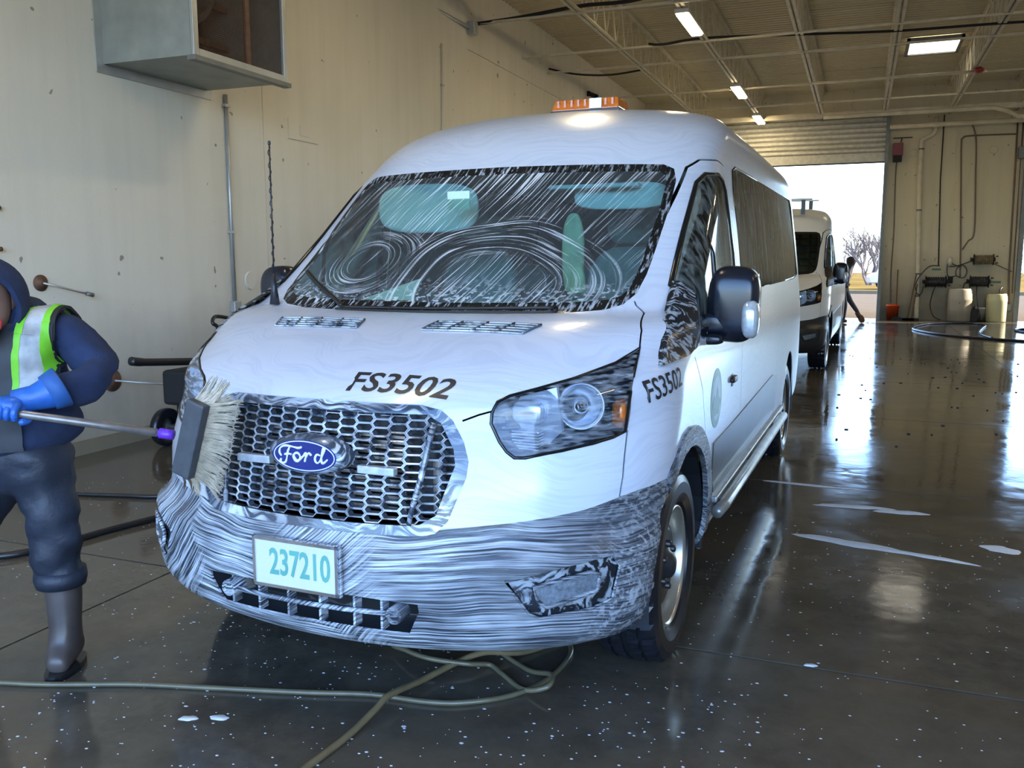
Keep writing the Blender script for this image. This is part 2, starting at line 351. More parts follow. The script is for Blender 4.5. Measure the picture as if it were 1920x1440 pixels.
# how far back the corner reaches
DD = [(.26,.47),(.36,.55),(.50,.60),(.58,.60),(.64,.73),(.8,.70),(1.0,.775),(1.08,.74),(1.15,.70),(1.2,.58),(1.28,.37),(1.4,.44),(1.9,.50),(2.1,.55),(2.25,.6),(2.31,.5)]
NN = [(.26,2.0),(1.0,2.0),(1.15,2.45),(1.28,2.8),(1.4,3.0),(1.9,3.0),(2.1,2.6),(2.31,2.2)]
BACK = 4.93
def zrows():
    zs = []
    z = .26
    while z < 1.0: zs.append(z); z += .03
    while z < 1.30: zs.append(z); z += .012
    while z < 2.05: zs.append(z); z += .035
    while z < 2.27: zs.append(z); z += .02
    zs += [2.272, 2.282, 2.29, 2.296, 2.301, 2.305, 2.308, 2.31]
    return zs
NF, NS, NB = 30, 64, 10
def outline(z):
    """half outline of the horizontal slice at z from the nose centre to the back centre"""
    y0 = smooth_tab(Y0, z); w = smooth_tab(WW, z); d = smooth_tab(DD, z); n = lerp_tab(NN, z)
    e = 2.0 / n; pts = []
    for i in range(NF + 1):
        a = math.pi / 2 * i / NF
        # blend so columns spread evenly across the nose
        s, c_ = math.sin(a), math.cos(a)
        pts.append((w * s ** e, y0 + d * (1 - max(0, c_) ** e)))
    ys = y0 + d; wr = w * .97; bd = .22
    for i in range(1, NS + 1):
        t = i / NS; y = ys + (BACK - bd - ys) * t
        x = w + (wr - w) * max(0, (y - 2.6) / (BACK - bd - 2.6)) ** 1.5 if y > 2.6 else w
        pts.append((x, y))
    zr = max(0, (z - 1.9) / .41)
    back = BACK - .12 * zr ** 2
    for i in range(1, NB + 1):
        a = math.pi / 2 * i / NB
        pts.append((wr * max(0, math.cos(a)) ** .45, BACK - bd + (back - BACK + bd) * math.sin(a) ** .8))
    return pts
def body_bm():
    bm = bmesh.new(); rows = []
    for z in zrows():
        o = outline(z)
        r = [bm.verts.new((x, y, z)) for x, y in o]
        l = [bm.verts.new((-x, y, z)) for x, y in o[1:-1]]
        rows.append(l[::-1] + r)      # from left rear ... nose ... right ... back centre
        rows[-1] = rows[-1] + [rows[-1][0]]
    for a, b in zip(rows, rows[1:]):
        for i in range(len(a) - 1):
            vs = [a[i], a[i+1], b[i+1], b[i]]
            try: bm.faces.new(vs)
            except ValueError: pass
    try: bm.faces.new(rows[-1][:-1])
    except ValueError: pass
    bmesh.ops.recalc_face_normals(bm, faces=bm.faces)
    return bm
# ------------------------------------------------------------ van materials
def streak_mask(t, o, dirs, wl, lo, hi, warp=.35, wscale=2.2, det=2, region=None):
    """soap streak mask: fine lines along a direction, bent by a slow warp field"""
    w = t.noise(o, wscale, 2, .5, out='Color')
    add = t.n('ShaderNodeVectorMath', operation='MULTIPLY_ADD'); t.l(w, add.inputs[0]); add.inputs[1].default_value = (warp, warp, warp); t.l(o, add.inputs[2])
    v = t.mapping(add.outputs[0], dirs)
    return t.ramp(t.noise(v, wl, det, .55), ((lo, 0), (hi, 1)))
def soap_paint():
    t = NT('white_paint_soaped'); o = t.obj()
    s = streak_mask(t, o, (4, 4, 70), 1.2, .45, .62, .45, 1.6)
    t.set(color=t.mix(t.math('MULTIPLY', s, .5), (.61, .65, .74), (.50, .55, .65)), rough=.28, coat=.6, coatr=.12)
    h = t.math('ADD', s, t.noise(o, 60, 2))
    t.bump(h, .10, .003); return t.m
def soap_plastic():
    t = NT('black_plastic_soaped'); o = t.obj()
    a = streak_mask(t, o, (2.6, 2.6, 140), 1.3, .41, .62, .13, 1.8, 4)
    a2 = streak_mask(t, t.mapping(o, rot=(0, .75, 0)), (2.6, 2.6, 140), 1.3, .41, .62, .13, 1.8, 4)
    sel = t.ramp(t.noise(o, 2.4, 1), ((.50, 0), (.56, 1))); xs_ = t.n('ShaderNodeSeparateXYZ'); t.l(o, xs_.inputs[0]); sel = t.math('MULTIPLY', sel, t.ramp(xs_.outputs[0], ((.15, 1), (.3, .0)))); a = t.math('ADD', t.math('MULTIPLY', a, t.math('SUBTRACT', 1.0, sel)), t.math('MULTIPLY', a2, sel))
    b = streak_mask(t, t.mapping(o, rot=(0, -.5, 0)), (10, 40, 70), 1.2, .50, .62, .28, 3.0, 3)
    z = t.n('ShaderNodeSeparateXYZ'); t.l(o, z.inputs[0])
    side = t.ramp(t.math('ADD', t.math('ABSOLUTE', z.outputs[0]), t.math('MULTIPLY', t.noise(o, 3, 2), .4)), ((1.0, 0), (1.15, 1)))
    m = t.math('ADD', t.math('MULTIPLY', a, t.math('SUBTRACT', 1.0, t.math('MULTIPLY', side, .45))), t.math('MULTIPLY', b, t.math('MULTIPLY', side, .8)), clamp=True)
    cl = t.ramp(t.noise(o, 3.5, 3), ((.62, 0), (.78, .8)))
    m = t.math('MAXIMUM', m, cl)
    big = t.ramp(t.noise(o, 2.8, 3), ((.38, .30), (.56, 1.0)))
    left = t.ramp(z.outputs[0], ((.2, 1.0), (.85, .52)))
    m = t.math('MULTIPLY', m, t.math('MULTIPLY', big, left))
    t.set(color=t.mix(m, (.035, .042, .055), (.74, .80, .88)), rough=t.ramp(m, ((0, .22), (1, .6))), spec=.5)
    t.bump(m, .5, .006); return t.m
def soap_glass():
    t = NT('windshield_glass_soaped'); o = t.obj(); s = t.n('ShaderNodeSeparateXYZ'); t.l(o, s.inputs[0])
    X, Z = s.outputs[0], s.outputs[2]
    warp = t.noise(o, 1.6, 1)
    # arcs sweeping round a low centre
    dx = t.math('MULTIPLY', t.math('SUBTRACT', X, .22), .75); dz = t.math('MULTIPLY', t.math('SUBTRACT', Z, 1.37), 1.45)
    r = t.math('SQRT', t.math('ADD', t.math('POWER', t.math('ABSOLUTE', dx), 2.0), t.math('POWER', t.math('ABSOLUTE', dz), 2.0)))
    rr = t.math('ADD', r, t.math('MULTIPLY', warp, .22))
    def lines(val, freq, lo, hi, other):
        c = t.n('ShaderNodeCombineXYZ'); t.l(t.math('MULTIPLY', val, freq), c.inputs[0]); t.l(t.math('MULTIPLY', other, 3.5), c.inputs[1])
        return t.ramp(t.noise(c.outputs[0], 1.0, 2, .6), ((lo, 0), (hi, 1)))
    arc = lines(rr, 120, .53, .64, X)
    arcmask = t.math('MULTIPLY', t.ramp(rr, ((.46, 1), (.52, 0))), t.ramp(rr, ((.28, 0), (.34, 1))))
    dx2 = t.math('ADD', X, .42); dz2 = t.math('MULTIPLY', t.math('SUBTRACT', Z, 1.45), 1.5)
    r2 = t.math('ADD', t.math('SQRT', t.math('ADD', t.math('POWER', t.math('ABSOLUTE', dx2), 2.0), t.math('POWER', t.math('ABSOLUTE', dz2), 2.0))), t.math('MULTIPLY', warp, .22))
    arc2 = lines(r2, 120, .52, .62, X); am2 = t.math('MULTIPLY', t.ramp(r2, ((.32, 1), (.38, 0))), t.ramp(r2, ((.17, 0), (.22, 1))))
    arc = t.math('ADD', t.math('MULTIPLY', arc, arcmask), t.math('MULTIPLY', t.math('MULTIPLY', arc2, am2), t.math('SUBTRACT', 1.0, arcmask))); anym = t.math('MAXIMUM', arcmask, am2)
    di = t.math('ADD', t.math('ADD', X, t.math('MULTIPLY', Z, -.55)), t.math('MULTIPLY', warp, .10))
    dia = lines(di, 110, .54, .66, Z)
    m = t.math('ADD', arc, t.math('MULTIPLY', dia, t.math('SUBTRACT', 1.0, anym)))
    dens = t.ramp(t.noise(o, 2.6, 2), ((.35, .35), (.62, 1.0)))
    right = t.ramp(X, ((-.7, .65), (.0, 1.0)))
    m = t.math('MULTIPLY', m, t.math('MULTIPLY', dens, right))
    clump = t.math('MULTIPLY', t.ramp(t.noise(t.mapping(o, (40, 40, 75)), 1, 4, .65), ((.52, 0), (.58, .8))), t.ramp(t.math('ADD', Z, t.math('MULTIPLY', warp, .16)), ((1.38, 1), (1.50, 0))))
    m = t.math('MAXIMUM', m, clump)
    m = t.math('MAXIMUM', t.math('MULTIPLY', m, .78), .035)
    tr = t.n('ShaderNodeBsdfTransparent'); tr.inputs[0].default_value = (.68, .97, .90, 1)
    gl = t.n('ShaderNodeBsdfGlossy'); gl.inputs['Roughness'].default_value = .04
    lw = t.n('ShaderNodeFresnel'); lw.inputs[0].default_value = 1.45
    m1 = t.n('ShaderNodeMixShader'); t.l(lw.outputs[0], m1.inputs[0]); t.l(tr.outputs[0], m1.inputs[1]); t.l(gl.outputs[0], m1.inputs[2])
    df = t.n('ShaderNodeBsdfDiffuse'); df.inputs[0].default_value = (.86, .90, .93, 1)
    m2 = t.n('ShaderNodeMixShader'); t.l(m, m2.inputs[0]); t.l(m1.outputs[0], m2.inputs[1]); t.l(df.outputs[0], m2.inputs[2])
    t.l(m2.outputs[0], t.out.inputs[0]); return t.m
def tint_glass(name, tint, film=0, rough=.03, fcol=(.7, .72, .7), scale=(40, 3, 40), ior=1.5):
    t = NT(name); o = t.obj()
    tr = t.n('ShaderNodeBsdfTransparent'); tr.inputs[0].default_value = tint + (1,)
    gl = t.n('ShaderNodeBsdfGlossy'); gl.inputs['Roughness'].default_value = rough
    lw = t.n('ShaderNodeFresnel'); lw.inputs[0].default_value = ior
    m1 = t.n('ShaderNodeMixShader'); t.l(lw.outputs[0], m1.inputs[0]); t.l(tr.outputs[0], m1.inputs[1]); t.l(gl.outputs[0], m1.inputs[2]); last = m1
    if film:
        f = t.ramp(t.noise(t.mapping(o, scale), 1, 4, .6), ((.42, 0), (.7, film)))
        df = t.n('ShaderNodeBsdfDiffuse'); df.inputs[0].default_value = fcol + (1,)
        m2 = t.n('ShaderNodeMixShader'); t.l(f, m2.inputs[0]); t.l(m1.outputs[0], m2.inputs[1]); t.l(df.outputs[0], m2.inputs[2]); last = m2
    t.l(last.outputs[0], t.out.inputs[0]); return t.m
V = {}
V['paint_s'] = soap_paint(); V['plast_s'] = soap_plastic(); V['ws_s'] = soap_glass()
V['paint'] = plain('white_paint', (.74, .75, .74), .3, 0, .04, 3, coat=.5, coatr=.1)
V['plast'] = plain('black_bumper_plastic', (.02, .022, .026), .35, 0, .2)
V['ws'] = tint_glass('windshield_glass', (.50, .66, .62))
V['side'] = tint_glass('side_glass_wet', (.16, .20, .19), .42, .06, (.42, .44, .40), (22, 22, 5))
V['door'] = tint_glass('door_glass_wet', (.72, .80, .77), .30, .05, (.6, .65, .62), (30, 30, 5))
V['frit'] = plain('black_glass_edge', (.008, .009, .010), .12, 0, .1)
V['inner'] = plain('interior_trim_dark', (.11, .12, .12), .7)
V['innerl'] = plain('interior_trim_pale', (.80, .84, .80), .8, 0, .05)
V['seat'] = plain('seat_cloth', (.30, .33, .31), .9, 0, .2, 30)
V['chrome'] = plain('chrome', (.72, .76, .82), .10, 1, .05, 20)
V['chrome_s'] = None
t = NT('grille_plastic_foamed'); o = t.obj(); m = t.ramp(t.noise(o, 18, 4, .6), ((.36, 0), (.52, .95))); m2 = t.ramp(t.noise(o, 3.1, 2), ((.40, .55), (.62, 1)))
gn = t.n('ShaderNodeSeparateXYZ'); t.l(t.n('ShaderNodeNewGeometry').outputs['True Normal'], gn.inputs[0]); mm = t.math('MULTIPLY', t.math('MULTIPLY', m, m2), t.ramp(t.math('ABSOLUTE', gn.outputs[1]), ((.35, .12), (.75, 1)))); t.set(color=t.mix(mm, (.06, .075, .10), (.80, .85, .90)), rough=.25, metal=t.math('MULTIPLY', t.math('SUBTRACT', 1.0, mm), .3)); V['grille'] = t.m
V['lens'] = tint_glass('headlight_lens', (.93, .95, .97), .34, .03, (.75, .82, .9), (16, 16, 90))
V['lens_f'] = tint_glass('headlight_lens_foamed', (.93, .95, .97), .85, .05, (.62, .68, .76), (10, 10, 60))
V['lens2'] = tint_glass('clear_lens', (.93, .95, .97))
V['amber'] = plain('amber_lens', (.75, .20, .03), .25, 0, .25, 30, coat=.5)
V['reflector'] = plain('headlight_reflector', (.62, .70, .82), .22, .45, .15, 14)
V['wheel'] = plain('steel_wheel_silver', (.58, .54, .45), .28, .75, .15, 10)
V['tyre'] = plain('wet_tyre', (.012, .014, .02), .28, 0, .3, 20)
V['text'] = plain('vinyl_lettering', (.02, .022, .03), .4, 0, .3, 60)
V['blue'] = plain('badge_blue', (.012, .03, .22), .15, .2, .1, 10, coat=.8)
V['fin'] = plain('radiator_fins', (.30, .26, .22), .35, .8, .2, 20)
# ------------------------------------------------------------ cutting helpers
UV = {'x': (1, 2), 'y': (0, 2), 'z': (0, 1)}
def inside(poly, u, v):
    c = False; n = len(poly); j = n - 1
    for i in range(n):
        a, b = poly[i], poly[j]
        if (a[1] > v) != (b[1] > v) and u < (b[0]-a[0])*(v-a[1])/(b[1]-a[1]) + a[0]: c = not c
        j = i
    return c
def strip(pl, w=.003):
    """thin closed strip polygon round an open polyline"""
    P = [Vector(p) for p in pl]; L, R = [], []
    for i, p in enumerate(P):
        d = (P[min(i+1, len(P)-1)] - P[max(i-1, 0)]).normalized(); nn = Vector((-d.y, d.x)) * w
        L.append(tuple(p + nn)); R.append(tuple(p - nn))
    return L + R[::-1]
def cut_poly(bm, lay, poly, axis, pid, pred):
    iu, iv = UV[axis]
    us = [p[0] for p in poly]; vs = [p[1] for p in poly]; bb = (min(us), max(us), min(vs), max(vs))
    def hit(f, b):
        cs = [(v.co[iu], v.co[iv]) for v in f.verts]
        return not (max(c[0] for c in cs) < b[0]-1e-6 or min(c[0] for c in cs) > b[1]+1e-6 or max(c[1] for c in cs) < b[2]-1e-6 or min(c[1] for c in cs) > b[3]+1e-6)
    cand = [f for f in bm.faces if f[lay] == 0 and hit(f, bb) and pred(f)]
    n = len(poly)
    for i in range(n):
        a, b = poly[i], poly[(i+1) % n]
        du, dv = b[0]-a[0], b[1]-a[1]
        if abs(du)+abs(dv) < 1e-7: continue
        co = [0, 0, 0]; no = [0, 0, 0]; co[iu], co[iv] = a; no[iu], no[iv] = -dv, du
        sb = (min(a[0], b[0]), max(a[0], b[0]), min(a[1], b[1]), max(a[1], b[1]))
        fs = [f for f in cand if f.is_valid and hit(f, sb)]
        if not fs: continue
        rest = set(cand) - set(fs)
        ed = {e for f in fs for e in f.edges}; ve = {v for f in fs for v in f.verts}
        r = bmesh.ops.bisect_plane(bm, geom=list(ve)+list(ed)+fs, dist=1e-6, plane_co=co, plane_no=no)
        cand = [f for f in rest if f.is_valid] + [g for g in r['geom'] if isinstance(g, bmesh.types.BMFace)]
        cand = list(set(cand))
    k = 0
    for f in cand:
        if not f.is_valid: continue
        c = f.calc_center_median()
        if inside(poly, c[iu], c[iv]): f[lay] = pid; k += 1
    return k
def mir(poly): return [(-u, v) for u, v in poly][::-1]
def sub_mesh(bm, lay, test, name):
    """faces passing test -> new mesh (vertices kept shared)"""
    idx = {}; vs = []; fs = []
    for f in bm.faces:
        if test(f):
            r = []
            for v in f.verts:
                if v not in idx: idx[v] = len(vs); vs.append(tuple(v.co))
                r.append(idx[v])
            fs.append(r)
    me = bpy.data.meshes.new(name); me.from_pydata(vs, [], fs)
    for p in me.polygons: p.use_smooth = True
    return me
def shell(o, t, off=-1):
    m = o.modifiers.new('shell', 'SOLIDIFY'); m.thickness = t; m.offset = off; m.use_even_offset = False
    dg = bpy.context.evaluated_depsgraph_get(); me = bpy.data.meshes.new_from_object(o.evaluated_get(dg)); me.name = o.data.name; o.modifiers.clear(); o.data = me
    me.set_sharp_from_angle(angle=math.radians(40)); return o
def pocket(me_src, vec, shrink, name, mat, parent):
    """recess: walls and floor made from a patch pushed back"""
    bm = bmesh.new(); bm.from_mesh(me_src)
    c = Vector(); [c.__iadd__(v.co) for v in bm.verts]; c /= max(1, len(bm.verts))
    base = list(bm.faces); r = bmesh.ops.extrude_face_region(bm, geom=base)
    nv = [g for g in r['geom'] if isinstance(g, bmesh.types.BMVert)]
    for v in nv: v.co = c + (v.co - c) * shrink + Vector(vec)
    old = [f for f in base if f.is_valid]
    bmesh.ops.delete(bm, geom=old, context='FACES')
    bmesh.ops.recalc_face_normals(bm, faces=bm.faces)
    me = bpy.data.meshes.new(name); bm.to_mesh(me); bm.free(); return link(name, me, parent, mat)
def text_mesh(s, shear=0, bold=.0, res=3):
    cu = bpy.data.curves.new('txt', 'FONT'); cu.body = s; cu.shear = shear; cu.offset = bold; cu.resolution_u = res
    o = bpy.data.objects.new('txt', cu); COL.objects.link(o); dg = bpy.context.evaluated_depsgraph_get(); dg.update()
    me = bpy.data.meshes.new_from_object(o.evaluated_get(dg)); bpy.data.objects.remove(o)
    xs = [v.co.x for v in me.vertices]; ys = [v.co.y for v in me.vertices]
    a, b, c, d = min(xs), max(xs), min(ys), max(ys)
    vs = [((v.co.x-a)/(b-a), (v.co.y-c)/(d-c)) for v in me.vertices]; fs = [tuple(p.vertices) for p in me.polygons]
    bpy.data.meshes.remove(me); return vs, fs
def text_on(name, s, quad, mat, parent, proj=None, off=.0015, shear=0, bold=.0):
    """quad: TL,TR,BR,BL corners; proj: (bvh, direction)"""
    vs, fs = text_mesh(s, shear, bold); TL, TR, BR, BL = map(Vector, quad); out = []
    for u, v in vs:
        p = (BL*(1-u)+BR*u)*(1-v) + (TL*(1-u)+TR*u)*v
        if proj:
            T, d = proj; d = Vector(d); h = T.ray_cast(p - d*.4, d)
            if h[0] is not None: p = h[0] - d*off
        out.append(p)
    return MB().add(out, fs).build(name, mat, parent)
# outlines (van space)
WS = [(0, 1.276), (.28, 1.279), (.565, 1.283), (.70, 1.294), (.755, 1.312), (.785, 1.35), (.795, 1.42), (.795, 1.70), (.787, 1.81), (.765, 1.865), (.72, 1.885), (.40, 1.890), (0, 1.895)]
WS = WS + [(-x, z) for x, z in WS[1:-1]][::-1]
def inset(poly, d):
    n = len(poly); out = []; A = sum(poly[i][0]*poly[(i+1) % n][1]-poly[(i+1) % n][0]*poly[i][1] for i in range(n)); s = 1 if A > 0 else -1
    for i in range(n):
        p0, p, p1 = Vector(poly[i-1]), Vector(poly[i]), Vector(poly[(i+1) % n])
        a = (p-p0).normalized(); b = (p1-p).normalized(); na = Vector((-a.y, a.x))*s; nb = Vector((-b.y, b.x))*s
        m = (na+nb); m = m / max(.5, m.length_squared/2) if m.length > 1e-6 else na
        out.append(tuple(p + m*d))
    return out
HL = [(.892, 1.189), (.840, 1.146), (.749, 1.109), (.659, 1.083), (.592, 1.065), (.562, 1.048), (.551, 1.015), (.551, .981), (.581, .926), (.604, .896), (.628, .877), (.658, .876), (.752, .892), (.827, .906), (.873, .918), (.903, .932), (.907, 1.037), (.902, 1.12)]
GO = [(0, 1.041), (.35, 1.036), (.412, 1.022), (.448, .992), (.487, .929), (.507, .872), (.505, .824), (.462, .696), (.429, .660), (.39, .650), (.306, .650), (0, .652)]
GO = GO + [(-x, z) for x, z in GO[1:-1]][::-1]
GI = [(0, 1.012), (.371, 1.008), (.415, .983), (.460, .908), (.470, .860), (.426, .712), (.380, .684), (.348, .680), (0, .680)]
GI = GI + [(-x, z) for x, z in GI[1:-1]][::-1]
LI = [(-.375, .457), (-.20, .463), (0, .466), (.2, .466), (.402, .464), (.403, .439), (.36, .355), (.1, .35), (-.1, .352), (-.335, .362), (-.375, .42)]
LI = [(0, .463), (.2, .462), (.392, .450), (.394, .425), (.352, .342), (.1, .349), (0, .352)]
LI = LI + [(-x, z) for x, z in LI[1:-1]][::-1]
FG = [(.638, .526), (.856, .574), (.906, .580), (.925, .54), (.908, .439), (.857, .419), (.729, .404), (.701, .421), (.660, .49)]
FL = [(.714, .505), (.857, .537), (.879, .526), (.874, .476), (.831, .465), (.748, .440), (.725, .464)]
DG = [(.17, 1.215), (.60, 1.205), (1.12, 1.20), (1.15, 1.25), (1.16, 1.5), (1.13, 1.79), (1.09, 1.835), (1.0, 1.855), (.86, 1.845), (.76, 1.80), (.49, 1.595), (.19, 1.375)]
SAIL = [(-.25, 1.118), (.0, 1.165), (.165, 1.205), (.165, 1.362), (.12, 1.335), (-.055, 1.264), (-.165, 1.198), (-.235, 1.14)]
PW = [(1.36, 1.325), (4.10, 1.335), (4.50, 1.36), (4.52, 1.90), (4.44, 1.955), (1.52, 1.935), (1.42, 1.91), (1.37, 1.80)]
CLAD = [(.55, .50), (2.74, .50), (2.79, .66), (2.80, .735), (2.55, .765), (1.0, .728), (.50, .722), (.49, .62)]
DOORL = [(.56, .47), (.47, .66), (.33, .78), (.24, .98), (.10, 1.12)], [(1.235, .47), (1.235, 1.50), (1.225, 1.84), (1.17, 1.91), (1.05, 1.925), (.90, 1.915), (.80, 1.875), (.45, 1.62), (.10, 1.36)]
def circ(cy, cz, r, n=28): return [(cy + r*math.cos(2*PI*i/n), cz + r*math.sin(2*PI*i/n)) for i in range(n)]
def hexgrid(fy, root, mat):
    """honeycomb of elongated hexagonal cells following the nose surface"""
    mb = MB(); px, pz = .0602, .0258; a, b = .5*.067, .5*pz; ch = .012
    fr = .0030; hexo = [(-a, 0), (-a+ch, b), (a-ch, b), (a, 0), (a-ch, -b), (-a+ch, -b)]
    hexi = [(-a+.0055, 0), (-a+ch+.002, b-fr), (a-ch-.002, b-fr), (a-.0055, 0), (a-ch-.002, -b+fr), (-a+ch+.002, -b+fr)]
    for i in range(-9, 10):
        for j in range(0, 17):
            cx = i*px*.93; cz = .690 + j*pz + (pz/2 if i % 2 else 0)
            if not inside(inset(GI, .002), cx, cz): continue
            if (cx/.125)**2 + ((cz-.868)/.062)**2 < 1 : continue
            if .15 < abs(cx) < .305 and abs(cz-.835) < .014: continue
            vs = []
            for (hx, f0) in ((hexo, 0), (hexi, .003), (hexi, .028)):
                for u, w in hx:
                    x, z = cx+u, cz+w; vs.append((x, fy(x, z)+.020+f0, z))
            fs = []
            for k in range(6):
                k2 = (k+1) % 6; fs += [(k, k2, 6+k2, 6+k), (6+k, 6+k2, 12+k2, 12+k)]
            mb.add(vs, fs)
    return mb.build('grille_mesh', mat, root)
def blob(mb, c, r, e=(2.4, 2.4), n=(20, 12), M=None):
    """superellipsoid"""
    cx, cy, cz = c; rx, ry, rz = r
    def pw(v, p): return math.copysign(abs(v)**p, v)
    vs = []; fs = []; nu, nv = n
    for j in range(nv+1):
        ph = -PI/2 + PI*j/nv
        for i in range(nu):
            th = 2*PI*i/nu; q = (pw(math.cos(ph), 2/e[1])*pw(math.cos(th), 2/e[0])*rx, pw(math.cos(ph), 2/e[1])*pw(math.sin(th), 2/e[0])*ry, pw(math.sin(ph), 2/e[1])*rz)
            q = Vector(q)
            if M is not None: q = M @ q
            vs.append(q + Vector(c))
    for j in range(nv):
        for i in range(nu): fs.append((j*nu+i, j*nu+(i+1) % nu, (j+1)*nu+(i+1) % nu, (j+1)*nu+i))
    return mb.add(vs, fs)
def wheel_meshes():
    """wheel about local +x = outward, centre at origin"""
    Mx = Matrix.Rotation(PI/2, 4, 'Y')
    ty = MB(); prof = []; N = 120
    pr = [(.225, .085), (.235, .105), (.27, .118), (.31, .117), (.335, .108), (.347, .095), (.352, .075), (.3535, .062), (.345, .060), (.345, .050), (.354, .048), (.355, .012), (.347, .010), (.347, -.010), (.355, -.012), (.354, -.048), (.345, -.05), (.345, -.06), (.3535, -.062), (.352, -.075), (.347, -.095), (.335, -.108), (.31, -.117), (.27, -.118), (.235, -.105), (.225, -.085)]
    vs = []; fs = []
    for r, h in pr:
        for k in range(N):
            rr = r
            if r > .3465 and abs(h) > .04: rr = r - (.0065 if (k % 4 == 0) else 0)
            elif r > .35: rr = r - (.005 if (k % 4 == 2) else 0)
            vs.append(Mx @ Vector((rr*math.cos(2*PI*k/N), rr*math.sin(2*PI*k/N), h)))
    for i in range(len(pr)-1):
        for k in range(N): fs.append((i*N+k, i*N+(k+1) % N, (i+1)*N+(k+1) % N, (i+1)*N+k))
    ty.add(vs, fs)
    rim = MB(); rim.lathe([(.226, .085), (.222, .098), (.214, .100), (.208, .088), (.200, .060), (.196, .020), (.188, .004), (.176, .012), (.160, .040), (.140, .052), (.118, .046), (.104, .020), (.100, .012)], Mx, 48)
    for k in range(8):      # hand holes rims
        a = 2*PI*k/8; rim.lathe([(.016, 0), (.020, .004), (.024, 0)], Mx @ Matrix.Translation((.166*math.cos(a), .166*math.sin(a), .032)), 10)
    hub = MB(); hub.lathe([(.155, .03), (.150, .064), (.125, .072), (.098, .068), (.070, .078), (.052, .083), (.044, .098), (.030, .106), (.0, .108)], Mx, 28)
    for k in range(6):
        a = 2*PI*k/6; hub.lathe([(.014, .05), (.014, .088), (.009, .092), (0, .092)], Mx @ Matrix.Translation((.080*math.cos(a), .080*math.sin(a), 0)), 8)
    drum = MB(); drum.lathe([(.0, -.01), (.205, -.01), (.215, -.09), (.222, -.10)], Mx, 24)
    ms = [ty.mesh('tyre'), rim.mesh('rim'), hub.mesh('hub'), drum.mesh('brake_drum')]
    for m, k in zip(ms, ('tyre', 'wheel', 'plast', 'plast')):
        m.materials.append(V[k])
        for p in m.polygons: p.use_smooth = (k != 'tyre')
    for p in ms[0].polygons: p.use_smooth = False
    return ms
WM = wheel_meshes()
def add_wheel(root, x, y, side):
    w = empty('wheel', (x*side, y, .355), 0 if side > 0 else PI, root)
    for nme, m in zip(('tyre', 'rim', 'hub', 'brake_drum'), WM): link(nme, m, w)
